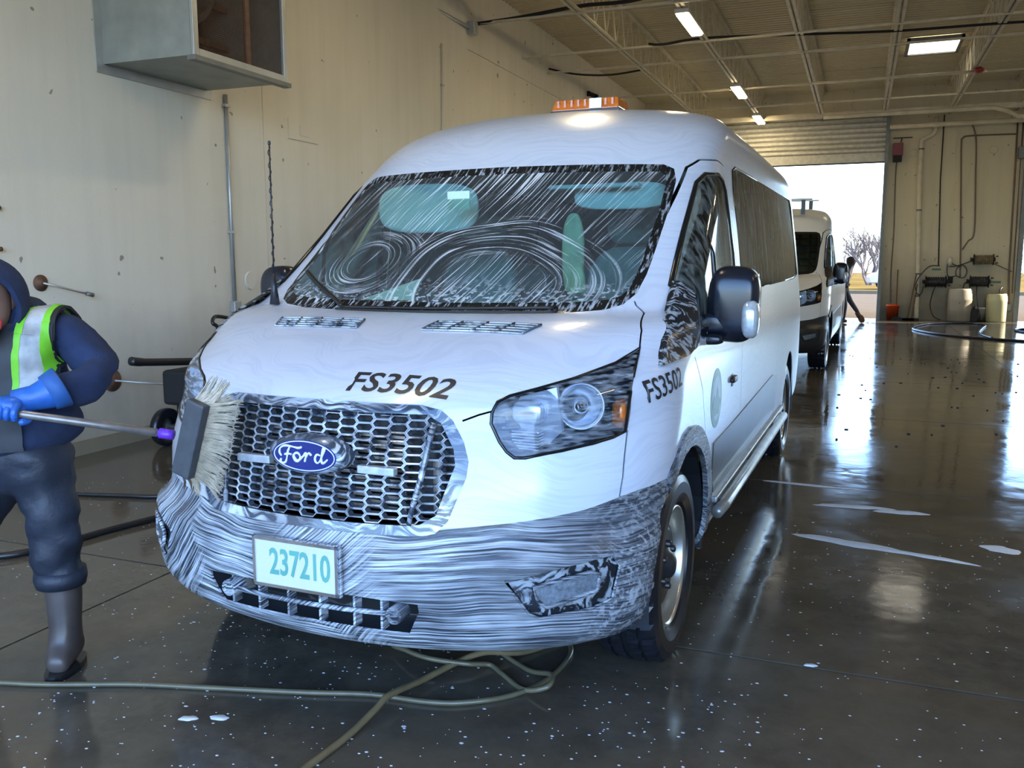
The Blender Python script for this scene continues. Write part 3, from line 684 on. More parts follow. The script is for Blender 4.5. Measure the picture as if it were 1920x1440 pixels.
def build_van(root, soap):
    P = V['paint_s'] if soap else V['paint']; B = V['plast_s'] if soap else V['plast']
    bm = body_bm(); T = BVHTree.FromBMesh(bm)
    def fy(x, z):
        h = T.ray_cast(Vector((x, -3, z)), Vector((0, 1, 0))); return h[0].y if h[0] is not None else -.5
    def sx(y, z, s=1):
        h = T.ray_cast(Vector((3*s, y, z)), Vector((-s, 0, 0))); return h[0].x if h[0] is not None else s
    lay = bm.faces.layers.int.new('part'); bm.normal_update()
    front = lambda f: f.calc_center_median().y < 1.3 and f.normal.y < -.05
    side = lambda f: abs(f.calc_center_median().x) > .60 and f.calc_center_median().y > -.62 and abs(f.normal.x) > .35
    sidef = lambda f: abs(f.calc_center_median().x) > .60 and abs(f.normal.x) > .02 and f.calc_center_median().z > 1.0
    # ids: 1 glass,2 frit,3 headlight,4 grille inner,5 grille frame,6 bumper,7 intake,8 fog,9 foglens,10 doorglass,11 sail,12 passenger glass,13 arch trim,14 cladding, 30 deleted
    WSI = inset(WS, .035)
    cut_poly(bm, lay, WSI, 'y', 1, front); cut_poly(bm, lay, WS, 'y', 2, front)
    for q in (HL, mir(HL)): cut_poly(bm, lay, q, 'y', 3, front)
    cut_poly(bm, lay, GI, 'y', 4, front); cut_poly(bm, lay, GO, 'y', 5, front)
    cut_poly(bm, lay, LI, 'y', 7, front)
    for q in (FL, mir(FL)): cut_poly(bm, lay, q, 'y', 9, front)
    for q in (FG, mir(FG)): cut_poly(bm, lay, q, 'y', 8, front)
    cut_poly(bm, lay, circ(0, .37, .435), 'x', 30, lambda f: abs(f.calc_center_median().x) > .8)
    cut_poly(bm, lay, circ(3.75, .37, .43), 'x', 30, lambda f: abs(f.calc_center_median().x) > .8)
    # black bumper: everything below a rising line, ahead of the wheel arch
    bl = [(-1.2, .2), (.0, .2), (.0, .36), (-.30, .757), (-.45, .748), (-.52, .738), (-.61, .714), (-.72, .695), (-.836, .677), (-.93, .66), (-1.2, .65)]
    cut_poly(bm, lay, bl, 'x', 6, lambda f: f.calc_center_median().y < .05)
    cut_poly(bm, lay, [(.0, .2), (.62, .2), (.50, .47), (.52, .62), (.42, .76), (.25, .84), (0, .875), (-.25, .855), (-.42, .775), (-.40, .6), (-.2, .4), (0, .37)] if False else circ(0.02, .37, .505, 32), 'x', 13, lambda f: abs(f.calc_center_median().x) > .75 and f.calc_center_median().y < .6)
    for q in (DG,): cut_poly(bm, lay, q, 'x', 10, side)
    if soap:
        for a, b, pid in ((1.36, 2.42, 12), (2.435, 3.47, 15), (3.485, 4.52, 16)):
            q = [(max(a, min(b, u)), v) for u, v in PW]
            # clip polygon by clamping; drop duplicate points
            qq = []
            for pnt in q:
                if not qq or (abs(pnt[0]-qq[-1][0]) + abs(pnt[1]-qq[-1][1])) > 1e-4: qq.append(pnt)
            if pid == 15: qq = [(a, 1.325), (b, 1.33), (b, 1.946), (a, 1.94)]
            if pid == 12: qq = [(1.36, 1.325), (b, 1.328), (b, 1.939), (1.52, 1.935), (1.42, 1.91), (1.37, 1.80)]
            if pid == 16: qq = [(a, 1.332), (4.10, 1.335), (4.50, 1.36), (4.52, 1.90), (4.44, 1.955), (a, 1.948)]
            cut_poly(bm, lay, qq, 'x', pid, side)
        cut_poly(bm, lay, PW, 'x', 17, side)
    cut_poly(bm, lay, CLAD, 'x', 14, side)
    for pl in DOORL: cut_poly(bm, lay, strip(pl, .0035), 'x', 30, side)
    # hood and fascia seams
    for s in (1, -1):
        cut_poly(bm, lay, strip([(.475*s, .990), (.52*s, 1.008), (.554*s, 1.018)], .003), 'y', 30, front)
        cut_poly(bm, lay, strip([(.890*s, 1.186), (.876*s, 1.235), (.84*s, 1.285), (.80*s, 1.31), (.788*s, 1.325)], .0025), 'y', 30, lambda f: f.calc_center_median().y < .5)
        cut_poly(bm, lay, strip([(.904*s, .936), (.906*s, .88), (.908*s, .80), (.902*s, .735)], .0022), 'y', 30, front)
    def G(pid): return lambda f: f[lay] == pid
    # split the white skin into connected pieces
    seen = set(); comps = []
    for f in bm.faces:
        if f[lay] != 0 or f in seen: continue
        st = [f]; seen.add(f); comp = []
        while st:
            a = st.pop(); comp.append(a)
            for e in a.edges:
                for b in e.link_faces:
                    if b[lay] == 0 and b not in seen: seen.add(b); st.append(b)
        comps.append(comp)
    comps.sort(key=len, reverse=True); nm = {}
    for k, comp in enumerate(comps):
        cx = sum(f.calc_center_median().x for f in comp)/len(comp); cy = sum(f.calc_center_median().y for f in comp)/len(comp); cz = sum(f.calc_center_median().z for f in comp)/len(comp)
        pid = 100
        if k > 0 and len(comp) > 30:
            if cy < -.1 and abs(cx) < .1 and cz > .9: pid = 101
            elif cy < -.4 and cz < 1.0: pid = 102 if cx > 0 else 103
            elif cy > 0 and abs(cx) > .5: pid = 104 if cx > 0 else 105
        for f in comp: f[lay] = pid
    have = {}
    for f in bm.faces: have[f[lay]] = have.get(f[lay], 0) + 1
    print('van parts', sorted(have.items()))
    def part(pid, name, mat, thick=.012, parent=root, push=0):
        me = sub_mesh(bm, lay, G(pid), name)
        if not me.polygons: return None
        if push:
            me.update(); ns = [v.normal.copy() for v in me.vertices]
            for v, nn in zip(me.vertices, ns): v.co -= nn*push
        o = link(name, me, parent, mat)
        if thick: shell(o, min(thick, .006) if pid not in (5,) else thick)
        return o
    body = part(100, 'body_shell', P, .03)
    hood = part(101, 'hood', P); part(102, 'front_fascia', P); part(103, 'front_fascia', P)
    dr = part(104, 'front_door', P, .025); dl = part(105, 'front_door', P, .025)
    part(1, 'windshield', V['ws_s'] if soap else V['ws'], 0)
    part(2, 'windshield_edge', V['frit'] if not soap else V['frit_s'], .004)
    bump = part(6, 'bumper', B, .012)
    def part_s(pid, name, mat, thick, push=0):
        for s in (1, -1):
            me = sub_mesh(bm, lay, lambda f: f[lay] == pid and f.calc_center_median().x*s > 0, name)
            if not me.polygons: continue
            me.update(); ns = [v.normal.copy() for v in me.vertices]
            for v, nn in zip(me.vertices, ns): v.co -= nn*push
            shell(link(name, me, root, mat), thick)
    part_s(13, 'wheel_arch_trim', B, .02, -.010); part_s(14, 'side_moulding', V['clad'], .012, -.006)
    gf = part(5, 'grille_frame', V['grille_frame'] if soap else V['frit'], .05, push=.004)
    for s in (1, -1):       # black mirror corner panel, proud of the wing
        oq = [(.952, -.245, 1.125), (.944, -.165, 1.200), (.930, -.055, 1.268), (.908, .10, 1.335), (.902, .20, 1.395), (.955, .215, 1.36), (.988, .20, 1.215), (1.012, .04, 1.168), (1.004, -.10, 1.145)]
        ctr = (1.028, .06, 1.235); N_ = len(oq); vs = [((x+.018)*s, y, z) for x, y, z in oq] + [(ctr[0]*s, ctr[1], ctr[2])] + [((x-.012)*s, y, z) for x, y, z in oq]
        mb = MB(); mb.add(vs, [(i, (i+1) % N_, N_) for i in range(N_)] + [(i, (i+1) % N_, N_+1+(i+1) % N_, N_+1+i) for i in range(N_)])
        so_ = mb.build('mirror_sail', V['plast_s2'] if soap else V['plast'], root, True); so_.data.set_sharp_from_angle(angle=math.radians(45))
    for m_, s in ((10, 1),):
        me = sub_mesh(bm, lay, G(10), 'door_glass')
    for s in (1, -1):
        me = sub_mesh(bm, lay, lambda f: f[lay] == 10 and f.calc_center_median().x*s > 0, 'door_glass'); link('door_glass', me, root, V['door'])
        # rubber run round the door glass and the divider bar
        pts = [(sx(y, z, s) - .004*s, y, z) for y, z in DG]
        MB().tube(pts, .013, 6, closed=True).build('glass_seal', V['frit'], root, True)
        MB().tube([(sx(.62, z, s) + .001*s, .62, z) for z in (1.21, 1.35, 1.5, 1.66)], .010, 6).build('glass_divider', V['frit'], root, True)
        if soap:
            for pid in (12, 15, 16):
                me = sub_mesh(bm, lay, lambda f: f[lay] == pid and f.calc_center_median().x*s > 0, 'passenger_window'); link('passenger_window', me, root, V['side'])
            me = sub_mesh(bm, lay, lambda f: f[lay] == 17 and f.calc_center_median().x*s > 0, 'window_gasket'); link('window_gasket', me, root, V['frit'])
            pts = [(sx(y, z, s) - .002*s, y, z) for y, z in PW]; MB().tube(pts, .009, 6, closed=True).build('window_gasket', V['frit'], root, True)
    # lamps
    for s in (1, -1):
        hm = sub_mesh(bm, lay, lambda f: f[lay] == 3 and f.calc_center_median().x*s > 0, 'lens')
        h = empty('headlight', (0, 0, 0), 0, root)
        link('lens', hm, h, (V['lens'] if s > 0 else V['lens_f']) if soap else V['lens2'])
        pocket(hm, (0, .11, 0), .90, 'housing', V['hl_in'], h)
        q = [(u*s, v) for u, v in HL]; MB().tube([(u, fy(u, v)-.0005, v) for u, v in inset(q, .004)], .0055, 6, closed=True).build('bezel', V['frit'], h, True)
        # big round reflector, small one, amber marker, ribbed lower block
        Mt = axis_m((.765*s, -.50, 1.015), (.45*s, -1, .08))
        MB().lathe([(0, -.045), (.03, -.04), (.055, -.015), (.068, .02), (.074, .022), (.076, .0)], Mt, 28).build('reflector', V['reflector'], h, True)
        m_ = MB(); m_.lathe([(0, .035), (.018, .03), (.026, .012), (.028, -.03)], Mt, 16); m_.build('bulb_shield', V['chrome'], h, True)
        bb = MB(); blob(bb, (.635*s, -.610, 1.005), (.055, .03, .038), (3, 3)); bb.build('reflector', V['reflector'], h, True)
        bb = MB(); blob(bb, (.872*s, -.405, .985), (.026, .05, .048), (3, 3)); bb.build('amber_reflector', V['amber'], h, True)
        MB().prism([(.575*s, 1.0), (.60*s, 1.05), (.72*s, 1.085), (.74*s, .95), (.70*s, .91), (.63*s, .90)], -.60, -.58, lambda u, v, tt: (u, tt, v)).build('reflector', V['reflector'], h)
        rb = MB()
        for k in range(7): rb.box(.640*s-.045, .640*s+.045, -.66, -.62, .895+.009*k, .899+.009*k)
        rb.build('ribbed_insert', V['reflector'], h)
        fm = sub_mesh(bm, lay, lambda f: f[lay] == 9 and f.calc_center_median().x*s > 0, 'fog_lamp_lens'); link('fog_lamp_lens', fm, root, V['fog'])
        gm = sub_mesh(bm, lay, lambda f: f[lay] == 8 and f.calc_center_median().x*s > 0, 'fog_lamp_surround')
        for v in gm.vertices: v.co.y += .014
        shell(link('fog_lamp_surround', gm, root, V['plast_s2'] if soap else B), .01)
        q = [(u*s, v) for u, v in FL]; MB().tube([(u, fy(u, v)-.002, v) for u, v in q], .007, 6, closed=True).build('fog_lamp_rim', B, root, True)
        q = [(u*s, v) for u, v in FG]; MB().tube([(u, fy(u, v)+.001, v) for u, v in q], .005, 6, closed=True).build('fog_lamp_rim', B, root, True)
    im = sub_mesh(bm, lay, G(7), 'intake'); pocket(im, (0, .14, 0), .96, 'lower_intake', V['plast'], root)
    for x in (-.30, -.18, -.06, .06, .18, .27): MB().box(x-.004, x+.004, fy(x, .41)+.012, fy(x, .41)+.05, .352, .462).build('intake_rib', B, root)
    mb = MB(); mb.tube([(x, fy(x, .41)+.004, .41) for x in (-.27, -.15, 0, .15, .32)], .008, 8); mb.build('intake_bar', B, root, True)
    for x in (-.295, .322): MB().lathe([(0, .026), (.012, .026), (.013, .020), (.020, .020), (.022, .028), (.027, .026), (.028, -.03)], axis_m((x, fy(x, .412)+.01, .412), (0, -1, 0)), 20).build('tow_point', B, root, True)
    hexgrid(fy, root, V['grille'] if soap else V['frit'])
    for s in (1, -1):       # upright dividers of the grille
        MB().tube([(x*s, fy(x, z)+.006, z) for x, z in ((.392, .982), (.385, .92), (.372, .82), (.355, .74), (.346, .680))], [.011, .010, .010, .009, .008], 8).build('grille_divider', V['grille_frame'] if soap else V['frit'], root, True)
        MB().box(.165*s-.06 if False else min(.165*s, .295*s), max(.165*s, .295*s), fy(.23, .835)+.002, fy(.23, .835)+.03, .823, .849).build('marker_lamp', V['lens_solid'], root, bevel=.004)
    MB().box(-.45, .45, -.75, -.73, .68, 1.0).build('radiator_shroud', V['plast'], root)
    rf = MB()
    for k in range(14): rf.box(-.26, .30, -.80, -.75, .70+.0175*k, .709+.0175*k)
    rf.box(.39, .415, -.79, -.75, .70, .87); rf.build('radiator_fins', V['fin'], root)
    # oval badge
    bd = MB(); n = 40
    def oval(rx, rz, y): return [(rx*math.cos(2*PI*k/n), y, .872+rz*math.sin(2*PI*k/n)) for k in range(n)]
    yb = -.905
    rings = [oval(.150, .066, yb+.055), oval(.146, .064, yb+.02), oval(.124, .054, yb+.002), oval(.119, .051, yb)]
    vs = [v for r in rings for v in r]; fs = [(i*n+k, i*n+(k+1) % n, (i+1)*n+(k+1) % n, (i+1)*n+k) for i in range(3) for k in range(n)]
    bd.add(vs, fs).build('badge_surround', V['chrome'] if not soap else V['grille_frame'], root, True)
    MB().add(oval(.119, .051, yb), [tuple(range(n))]).build('badge', V['blue'], root)
    if soap:
        MB().tube(oval(.112, .046, yb-.001), .0018, 6, closed=True).build('badge_ring', V['white'], root)
        # flowing script, drawn as pen strokes (u along, w up)
        ST = [[(-.085, -.006), (-.092, .006), (-.088, .020), (-.070, .028), (-.045, .027), (-.020, .024), (-.006, .028)],
              [(-.052, .026), (-.060, .010), (-.064, -.008), (-.070, -.024), (-.082, -.028), (-.090, -.022), (-.086, -.014)],
              [(-.074, .000), (-.060, .003), (-.046, .002)],
              [(-.040, .004), (-.034, -.008), (-.026, -.016), (-.016, -.012), (-.014, .000), (-.022, .008), (-.032, .006), (-.040, -.004), (-.034, -.016), (-.022, -.018), (-.006, -.004), (.004, .004)],
              [(.000, .002), (.008, .010), (.011, .008), (.007, -.006), (.004, -.018)], [(.007, -.006), (.013, .004), (.020, .010), (.026, .009), (.028, .003)],
              [(.062, .006), (.052, .009), (.044, .000), (.044, -.012), (.052, -.018), (.062, -.010), (.070, .006), (.080, .026), (.076, .032), (.071, .022), (.067, -.004), (.070, -.017), (.080, -.013), (.090, -.004)]]
        mb = MB()
        for k, s_ in enumerate(ST):
            pth = smooth_path([(u*.98, yb-.002, .872+w*1.0) for u, w in s_], 4); m_ = len(pth)
            mb.tube(pth, [.0026 + .0016*abs(math.sin(3*PI*i/m_)) for i in range(m_)], 6)
        mb.build('badge_script', V['white'], root, True)
        # number plate
        pl = MB(); c0 = fy(0, .54) - .018
        pl.box(-.155, .155, c0, c0+.004, .462, .616).build('number_plate', V['plate'], root, bevel=.004)
        MB().box(-.165, .165, c0+.004, c0+.016, .455, .62).build('plate_holder', B, root, bevel=.004)
        fr = MB()
        for a in ((-.158, .158, .609, .619), (-.158, .158, .459, .469), (-.158, -.148, .459, .619), (.148, .158, .459, .619)): fr.box(a[0], a[1], c0-.003, c0+.002, a[2], a[3])
        fr.build('plate_frame', V['chrome'], root)
        text_on('plate_number', '237210', [(-.095, c0-.0015, .588), (.130, c0-.0015, .588), (.130, c0-.0015, .500), (-.095, c0-.0015, .500)], V['green'], root, bold=.02)
        # fleet numbers on hood and both front wings
        dh = Vector((0, .55, -.83)).normalized()
        text_on('fleet_number', 'FS3502', [(.062, -.693, 1.113), (.425, -.672, 1.103), (.418, -.749, 1.048), (.077, -.784, 1.062)], V['text'], root, (T, dh), bold=.018, shear=.10)
        text_on('fleet_number', 'FS3502', [(1.0, -.36, 1.085), (1.0, -.127, 1.112), (1.0, -.134, 1.047), (1.0, -.35, 1.012)], V['text'], root, (T, (-1, 0, 0)), off=.005, bold=.01)
        # round door seal
        for s in (1,):
            sm = MB(); cx_, cz_ = .545, .905
            def ring(r0, r1, off, sub=32):
                mb = MB(); vs = []
                for k in range(sub):
                    for r in (r0, r1):
                        y, z = cx_+r*math.cos(2*PI*k/sub), cz_+r*math.sin(2*PI*k/sub); vs.append((sx(y, z)+off, y, z))
                return mb.add(vs, [(2*k, 2*k+1, (2*k+3) % (2*sub), (2*k+2) % (2*sub)) for k in range(sub)])
            ring(.0, .125, .0012).build('door_seal', V['seal_g'], root); ring(.0, .095, .0018).build('door_seal', V['seal_b'], root)
            MB().add([(sx(cx_+u, cz_+v)+.0024, cx_+u, cz_+v) for u, v in ((-.09, -.02), (-.05, .02), (-.02, -.005), (.02, .045), (.05, .0), (.09, -.02), (.05, -.07), (-.05, -.07))], [tuple(range(8))]).build('door_seal', V['seal_g2'], root)
        bb = MB(); blob(bb, (1.018, .955, .935), (.012, .07, .016), (3, 3), (12, 8)); bb.build('door_handle', V['plast'], root, True)
        MB().box(1.0, 1.014, .93, .98, .90, .96).build('door_lock', V['plast'], root, bevel=.006)
        # wiper arms lying on the glass
        def onglass(x, z, off): return (x, fy(x, z)-off, z)
        MB().tube(smooth_path([onglass(-.735, 1.425, .012), onglass(-.60, 1.375, .016), onglass(-.46, 1.325, .02), (-.36, -.14, 1.296)], 5), .010, 6).build('wiper', V['wip'], root, True)
        MB().tube(smooth_path([(-.36, -.15, 1.292), onglass(-.16, 1.290, .02), onglass(.10, 1.292, .02), onglass(.35, 1.297, .02), (.52, -.085, 1.300)], 5), .006, 6).build('wiper', V['wip'], root, True)
        MB().tube(smooth_path([(-.36, -.18, 1.286), (-.10, -.205, 1.284), (.25, -.20, 1.285), (.56, -.155, 1.29)], 5), .005, 6).build('wiper', V['wip'], root, True)
        # aerial
        a_ = MB(); a_.tube([(-.755, -.05, 1.29), (-.755, -.05, 1.36), (-.754, -.05, 1.42)], [.022, .012, .006], 10); a_.tube([(-.754, -.05, 1.42), (-.752, -.05, 1.95)], .0035, 6)
        a_.tube([(-.754+.0055*math.cos(k*.8), -.05+.0055*math.sin(k*.8), 1.42+k*.0066) for k in range(80)], .0018, 4); blob(a_, (-.752, -.05, 1.957), (.006, .006, .010))
        a_.build('aerial', V['plast'], root, True)
        # amber roof beacon bar
        be = empty('roof_beacon', (.02, 1.88, 2.285), 0, root); q = MB()
        q.add([(-.20, -.12, .03), (.20, -.12, .03), (.20, .12, .03), (-.20, .12, .03), (-.185, -.09, .095), (.185, -.09, .095), (.185, .09, .095), (-.185, .09, .095)], [(0, 1, 2, 3), (4, 5, 6, 7), (0, 1, 5, 4), (1, 2, 6, 5), (2, 3, 7, 6), (3, 0, 4, 7)]).build('beacon_lens', V['beacon'], be, bevel=.008)
        q = MB(); [q.box(x-.006, x+.006, -.11, .11, .032, .088) for x in [-.16+.04*k for k in range(9)]]; q.build('beacon_ribs', V['amber'], be)
        MB().box(-.205, .205, -.125, .125, -.01, .032).build('beacon_base', V['plast'], be, bevel=.005)
        MB().box(.03, .10, -.124, -.118, .035, .088).build('beacon_window', V['lens_solid'], be)
        # running board under the near side
        for s in (1, -1):
            MB().box(min(.93*s, 1.02*s), max(.93*s, 1.02*s), .58, 3.2, .445, .475).build('running_board', V['galvw'], root, bevel=.008)
            MB().tube([(1.035*s, .50, .43), (1.045*s, .62, .435), (1.045*s, 3.0, .435)], .026, 10).build('running_board', V['galvw'], root, True)
            for y in (.7, 1.7, 2.7): MB().box(min(.80*s, 1.03*s), max(.80*s, 1.03*s), y-.02, y+.02, .40, .43).build('step_bracket', V['plast'], root)
        # hood roof ribs
    else:
        MB().box(-.62, .62, .98, 1.06, 2.36, 2.385).build('roof_bar', M['galv'], root, bevel=.004)
        MB().box(-.62, .62, 2.3, 2.38, 2.42, 2.445).build('roof_bar', M['galv'], root, bevel=.004)
        for x in (-.5, .5):
            MB().box(x-.03, x+.03, 1.0, 1.05, 2.15, 2.365).build('roof_bar_foot', V['plast'], root); MB().box(x-.03, x+.03, 2.31, 2.36, 2.27, 2.43).build('roof_bar_foot', V['plast'], root)
        gp = MB()
        for i in range(11): gp.box(-.75+.15*i-.012, -.75+.15*i+.012, 1.25, 1.26, 1.2, 1.9)
        for i in range(8): gp.box(-.8, .8, 1.25, 1.26, 1.2+.1*i-.012, 1.2+.1*i+.012)
        gp.build('partition_grid', V['inner'], root)
    # cowl and hood vents
    for s in (1, -1):
        vt = [(.140, 1.2245), (.525, 1.2235), (.545, 1.251), (.160, 1.2515)] if True else None
        def hp(x, y, off=.0):
            h = T.ray_cast(Vector((x, y, 3)), Vector((0, 0, -1))); return (x, y, h[0].z+off)
        q = [(.135, -.385), (.510, -.365), (.545, -.275), (.155, -.295)]
        def hq(u, v, off): # bilinear in quad
            a, b, c, d = [Vector(p) for p in q]; p = (a*(1-u)+b*u)*(1-v)+(d*(1-u)+c*u)*v; return hp(p.x*s, p.y, off)
        mb = MB(); n = 12; vs = [hq(i/n, j/4, .0016) for j in range(5) for i in range(n+1)]
        mb.add(vs, [(j*(n+1)+i, j*(n+1)+i+1, (j+1)*(n+1)+i+1, (j+1)*(n+1)+i) for j in range(4) for i in range(n)]).build('hood_vent', V['frit'], root)
        for j in (0.0, .25, .5, .75, 1.0): MB().tube([hq(i/8, j, .004) for i in range(9)], .0036, 5).build('vent_louvre', V['grille'] if soap else V['frit'], root, True)
        for i in (0, .25, .5, .75, 1.0): MB().tube([hq(i, j/4, .005) for j in range(5)], .0045, 5).build('vent_louvre', V['grille'] if soap else V['frit'], root, True)
        # door mirror
        mr = empty('door_mirror', (0, 0, 0), 0, root)
        hb = MB(); blob(hb, (1.085*s, .44, 1.30), (.100, .075, .150), (3.6, 3.2), (28, 18), Matrix.Rotation(.06*s, 3, 'Y')); hb.build('mirror_housing', V['mir'], mr, True)
        ar = MB(); blob(ar, (.985*s, .40, 1.225), (.10, .035, .045), (3, 3)); blob(ar, (.99*s, .36, 1.165), (.075, .03, .022), (3, 3)); ar.build('mirror_arm', V['mir'], mr, True)
        bs = MB(); blob(bs, (.965*s, .30, 1.20), (.035, .11, .075), (3, 3)); bs.build('mirror_base', V['mir'], mr, True)
        si = MB(); blob(si, (1.158*s, .40, 1.245), (.034, .055, .075), (3.2, 2.8)); si.build('turn_signal', V['lens_solid'], mr, True)
        MB().box(min(1.0*s, 1.17*s), max(1.0*s, 1.17*s), .512, .518, 1.18, 1.42).build('mirror_glass', V['chrome'], mr, bevel=.01)
        add_wheel(root, .865, 0, s); add_wheel(root, .865, 3.75, s)
        # wheel wells
        for cy in (0, 3.75):
            w = MB(); N = 14; a0 = [(cy+.45*math.cos(PI*(1.12*k/N-.06)), .37+.45*math.sin(PI*(1.12*k/N-.06))) for k in range(N+1)]
            vs = [(x*s, y, z) for x in (.60, .985) for y, z in a0]; w.add(vs, [(k, k+1, N+2+k, N+1+k) for k in range(N)])
            w.add([(.60*s, y, z) for y, z in a0], [tuple(range(N+1))]); w.build('wheel_well', V['plast'], root)
    # underbody, interior
    MB().box(-.55, .55, -.72, 4.8, .30, .36).box(-.86, .86, .55, 3.2, .34, .40).build('underbody', V['plast'], root)
    MB().tube([(-.80, 3.75, .355), (.80, 3.75, .355)], .05, 10).build('axle', V['plast'], root, True); MB().tube([(-.80, 0, .30), (.80, 0, .30)], .04, 10).build('axle', V['plast'], root, True)
    ds = MB(); n = 12
    pr = [(.02, 1.22), (.10, 1.275), (.30, 1.285), (.42, 1.25), (.46, 1.15), (.42, .95), (.38, .7)]
    ds.add([(x, y + .10*(abs(x)/.86)**2, z) for x in [-.86+1.72*i/n for i in range(n+1)] for y, z in pr], [(i*7+k, (i+1)*7+k, (i+1)*7+k+1, i*7+k+1) for i in range(n) for k in range(6)])
    ds.build('dashboard', V['inner'], root, True)
    MB().tube([(.42+.185*math.cos(2*PI*k/24), .50+.11*math.sin(2*PI*k/24)*1.0-.0, 1.17+.15*math.sin(2*PI*k/24)) for k in range(24)], .014, 8, closed=True).build('steering_wheel', V['inner'], root, True)
    MB().box(-.88, .88, .35, 4.6, .50, .55).build('cabin_floor', V['inner'], root)
    for x, rows in ((.42, 0), (-.42, 0)):
        se = empty('front_seat', (x, 1.02, .55), 0, root)
        b1 = MB(); blob(b1, (0, 0, .30), (.24, .25, .10), (4, 3)); b1.build('seat_cushion', V['seat'], se, True)
        b1 = MB(); blob(b1, (0, .27, .66), (.23, .075, .34), (4, 3), M=Matrix.Rotation(-.18, 3, 'X')); b1.build('seat_back', V['seat'], se, True)
        b1 = MB(); blob(b1, (0, .34, 1.09), (.13, .05, .085), (3, 3)); b1.build('head_rest', V['seat'], se, True)
        MB().box(-.22, .22, -.2, .25, 0, .22).build('seat_box', V['inner'], se)
    if soap:
        for r in range(4):
            for x in (-.5, .0, .5):
                se = empty('rear_seat', (x, 1.95+.72*r, .55), 0, root)
                b1 = MB(); blob(b1, (0, .2, .55), (.22, .06, .36), (4, 3), (12, 8)); b1.build('seat_back', V['seat'], se, True)
                b1 = MB(); blob(b1, (0, .0, .30), (.22, .22, .07), (4, 3), (12, 8)); b1.build('seat_cushion', V['seat'], se, True)
        for s in (1, -1):
            blob(MB(), (-.40, .67, 1.72), (.27, .012, .115), (3.2, 3.2), (24, 14)).build('sun_visor', V['innerl'], root, True) if s < 0 else MB().box(.20, .62, .70, .80, 1.79, 1.81).build('sun_visor', V['innerl'], root, bevel=.008)
        MB().box(-.20, -.09, fy(-.2, 1.74)+.006, fy(-.2, 1.74)+.010, 1.70, 1.78).build('windshield_sticker', V['sticker'], root)
        MB().box(.30, .37, .62, .66, 1.30, 1.78).build('yellow_panel', V['hivis'], root, bevel=.006) if False else None
        for s in (1, -1):       # pale pillar trims inside the glass
            MB().tube(smooth_path([(.80*s, .40, 1.30), (.80*s, .66, 1.50), (.80*s, .98, 1.76), (.74*s, 1.10, 1.86)], 4), .04, 8).build('pillar_trim', V['innerl'], root, True)
            MB().box(min(.86*s, .875*s), max(.86*s, .875*s), 1.2, 4.4, .6, 1.30).build('side_trim', V['innerl'], root)
        MB().box(-.74, .74, 1.10, 4.4, 2.02, 2.05).build('headliner', V['innerl'], root)
        blob(blob(MB(), (.29, .80, 1.50), (.055, .02, .19), (2.6, 2.6), (16, 12)), (.32, .78, 1.33), (.04, .02, .12), (2.4, 2.4), (16, 12)).build('hanging_vest', V['hivis'], root, True); MB().add([(-.42, .10, 1.31), (-.16, .08, 1.31), (-.15, .14, 1.40)], [(0, 1, 2)]).build('paper_sheet', V['innerl'], root)
        blob(MB(), (.52, .78, 1.76), (.22, .012, .06), (3.2, 3.2), (24, 14)).build('sun_visor', V['innerl'], root, True)
    else:
        MB().box(-.86, .86, 1.75, 1.78, .5, 2.0).build('bulkhead', V['innerl'], root)
    bm.free()
# extra van materials
def mk_frame():
    t = NT('chrome_frame_foamed'); o = t.obj(); s = streak_mask(t, o, (5, 5, 30), 2.2, .46, .60, .4, 4, 3)
    s2 = t.math('MULTIPLY', s, t.ramp(t.noise(o, 5, 2), ((.38, .12), (.66, .9))))
    t.set(color=t.mix(s2, (.045, .06, .085), (.72, .78, .86)), rough=.22, metal=.1, coat=.4); t.bump(s2, .4, .004); return t.m
V['grille_frame'] = mk_frame()
t = NT('black_glass_edge_foamed'); o = t.obj(); s = t.math('MULTIPLY', t.ramp(t.noise(t.mapping(o, (75, 14, 14)), 1, 3, .6), ((.52, 0), (.62, .75))), t.ramp(t.noise(o, 3, 2), ((.4, .35), (.6, 1))))
t.set(color=t.mix(s, (.008, .009, .010), (.75, .8, .85)), rough=.2); V['frit_s'] = t.m
t = NT('mirror_sail_foamed'); o = t.obj(); s = streak_mask(t, o, (10, 22, 8), 1.8, .50, .60, .6, 5, 3)
t.set(color=t.mix(t.math('MULTIPLY', s, .5), (.012, .014, .018), (.6, .66, .72)), rough=.25); V['plast_s2'] = t.m
V['clad'] = plain('grey_side_moulding', (.06, .058, .056), .28, 0, .5, 4, coat=.15)
V['hl_in'] = plain('headlight_inner', (.05, .07, .10), .25, .3, .2, 10)
V['fog'] = plain('fog_lamp_soaped', (.22, .26, .31), .3, .3, .5, 70, bump=.5)
V['lens_solid'] = plain('pale_lens', (.62, .66, .70), .15, .3, .25, 40, coat=.6)
V['white'] = plain('white_enamel', (.85, .87, .9), .3)
V['plate'] = plain('plate_white', (.64, .67, .70), .4, 0, .05, 8)
V['green'] = plain('plate_green', (.13, .42, .34), .5)
V['seal_g'] = plain('seal_green', (.22, .40, .30), .35); V['seal_b'] = plain('seal_blue', (.40, .55, .62), .35); V['seal_g2'] = plain('seal_dark_green', (.12, .28, .18), .35)
V['wip'] = plain('wiper_black', (.012, .012, .014), .4, 0, .3, 40)
V['beacon'] = plain('beacon_amber', (.85, .22, .03), .2, 0, .3, 25, coat=.6)
V['galvw'] = plain('wet_step_metal', (.42, .42, .40), .3, .5, .4, 10)
V['mir'] = plain('mirror_black', (.010, .012, .020), .22, 0, .2, 10)
V['sticker'] = plain('inspection_sticker', (.60, .78, .62), .5)
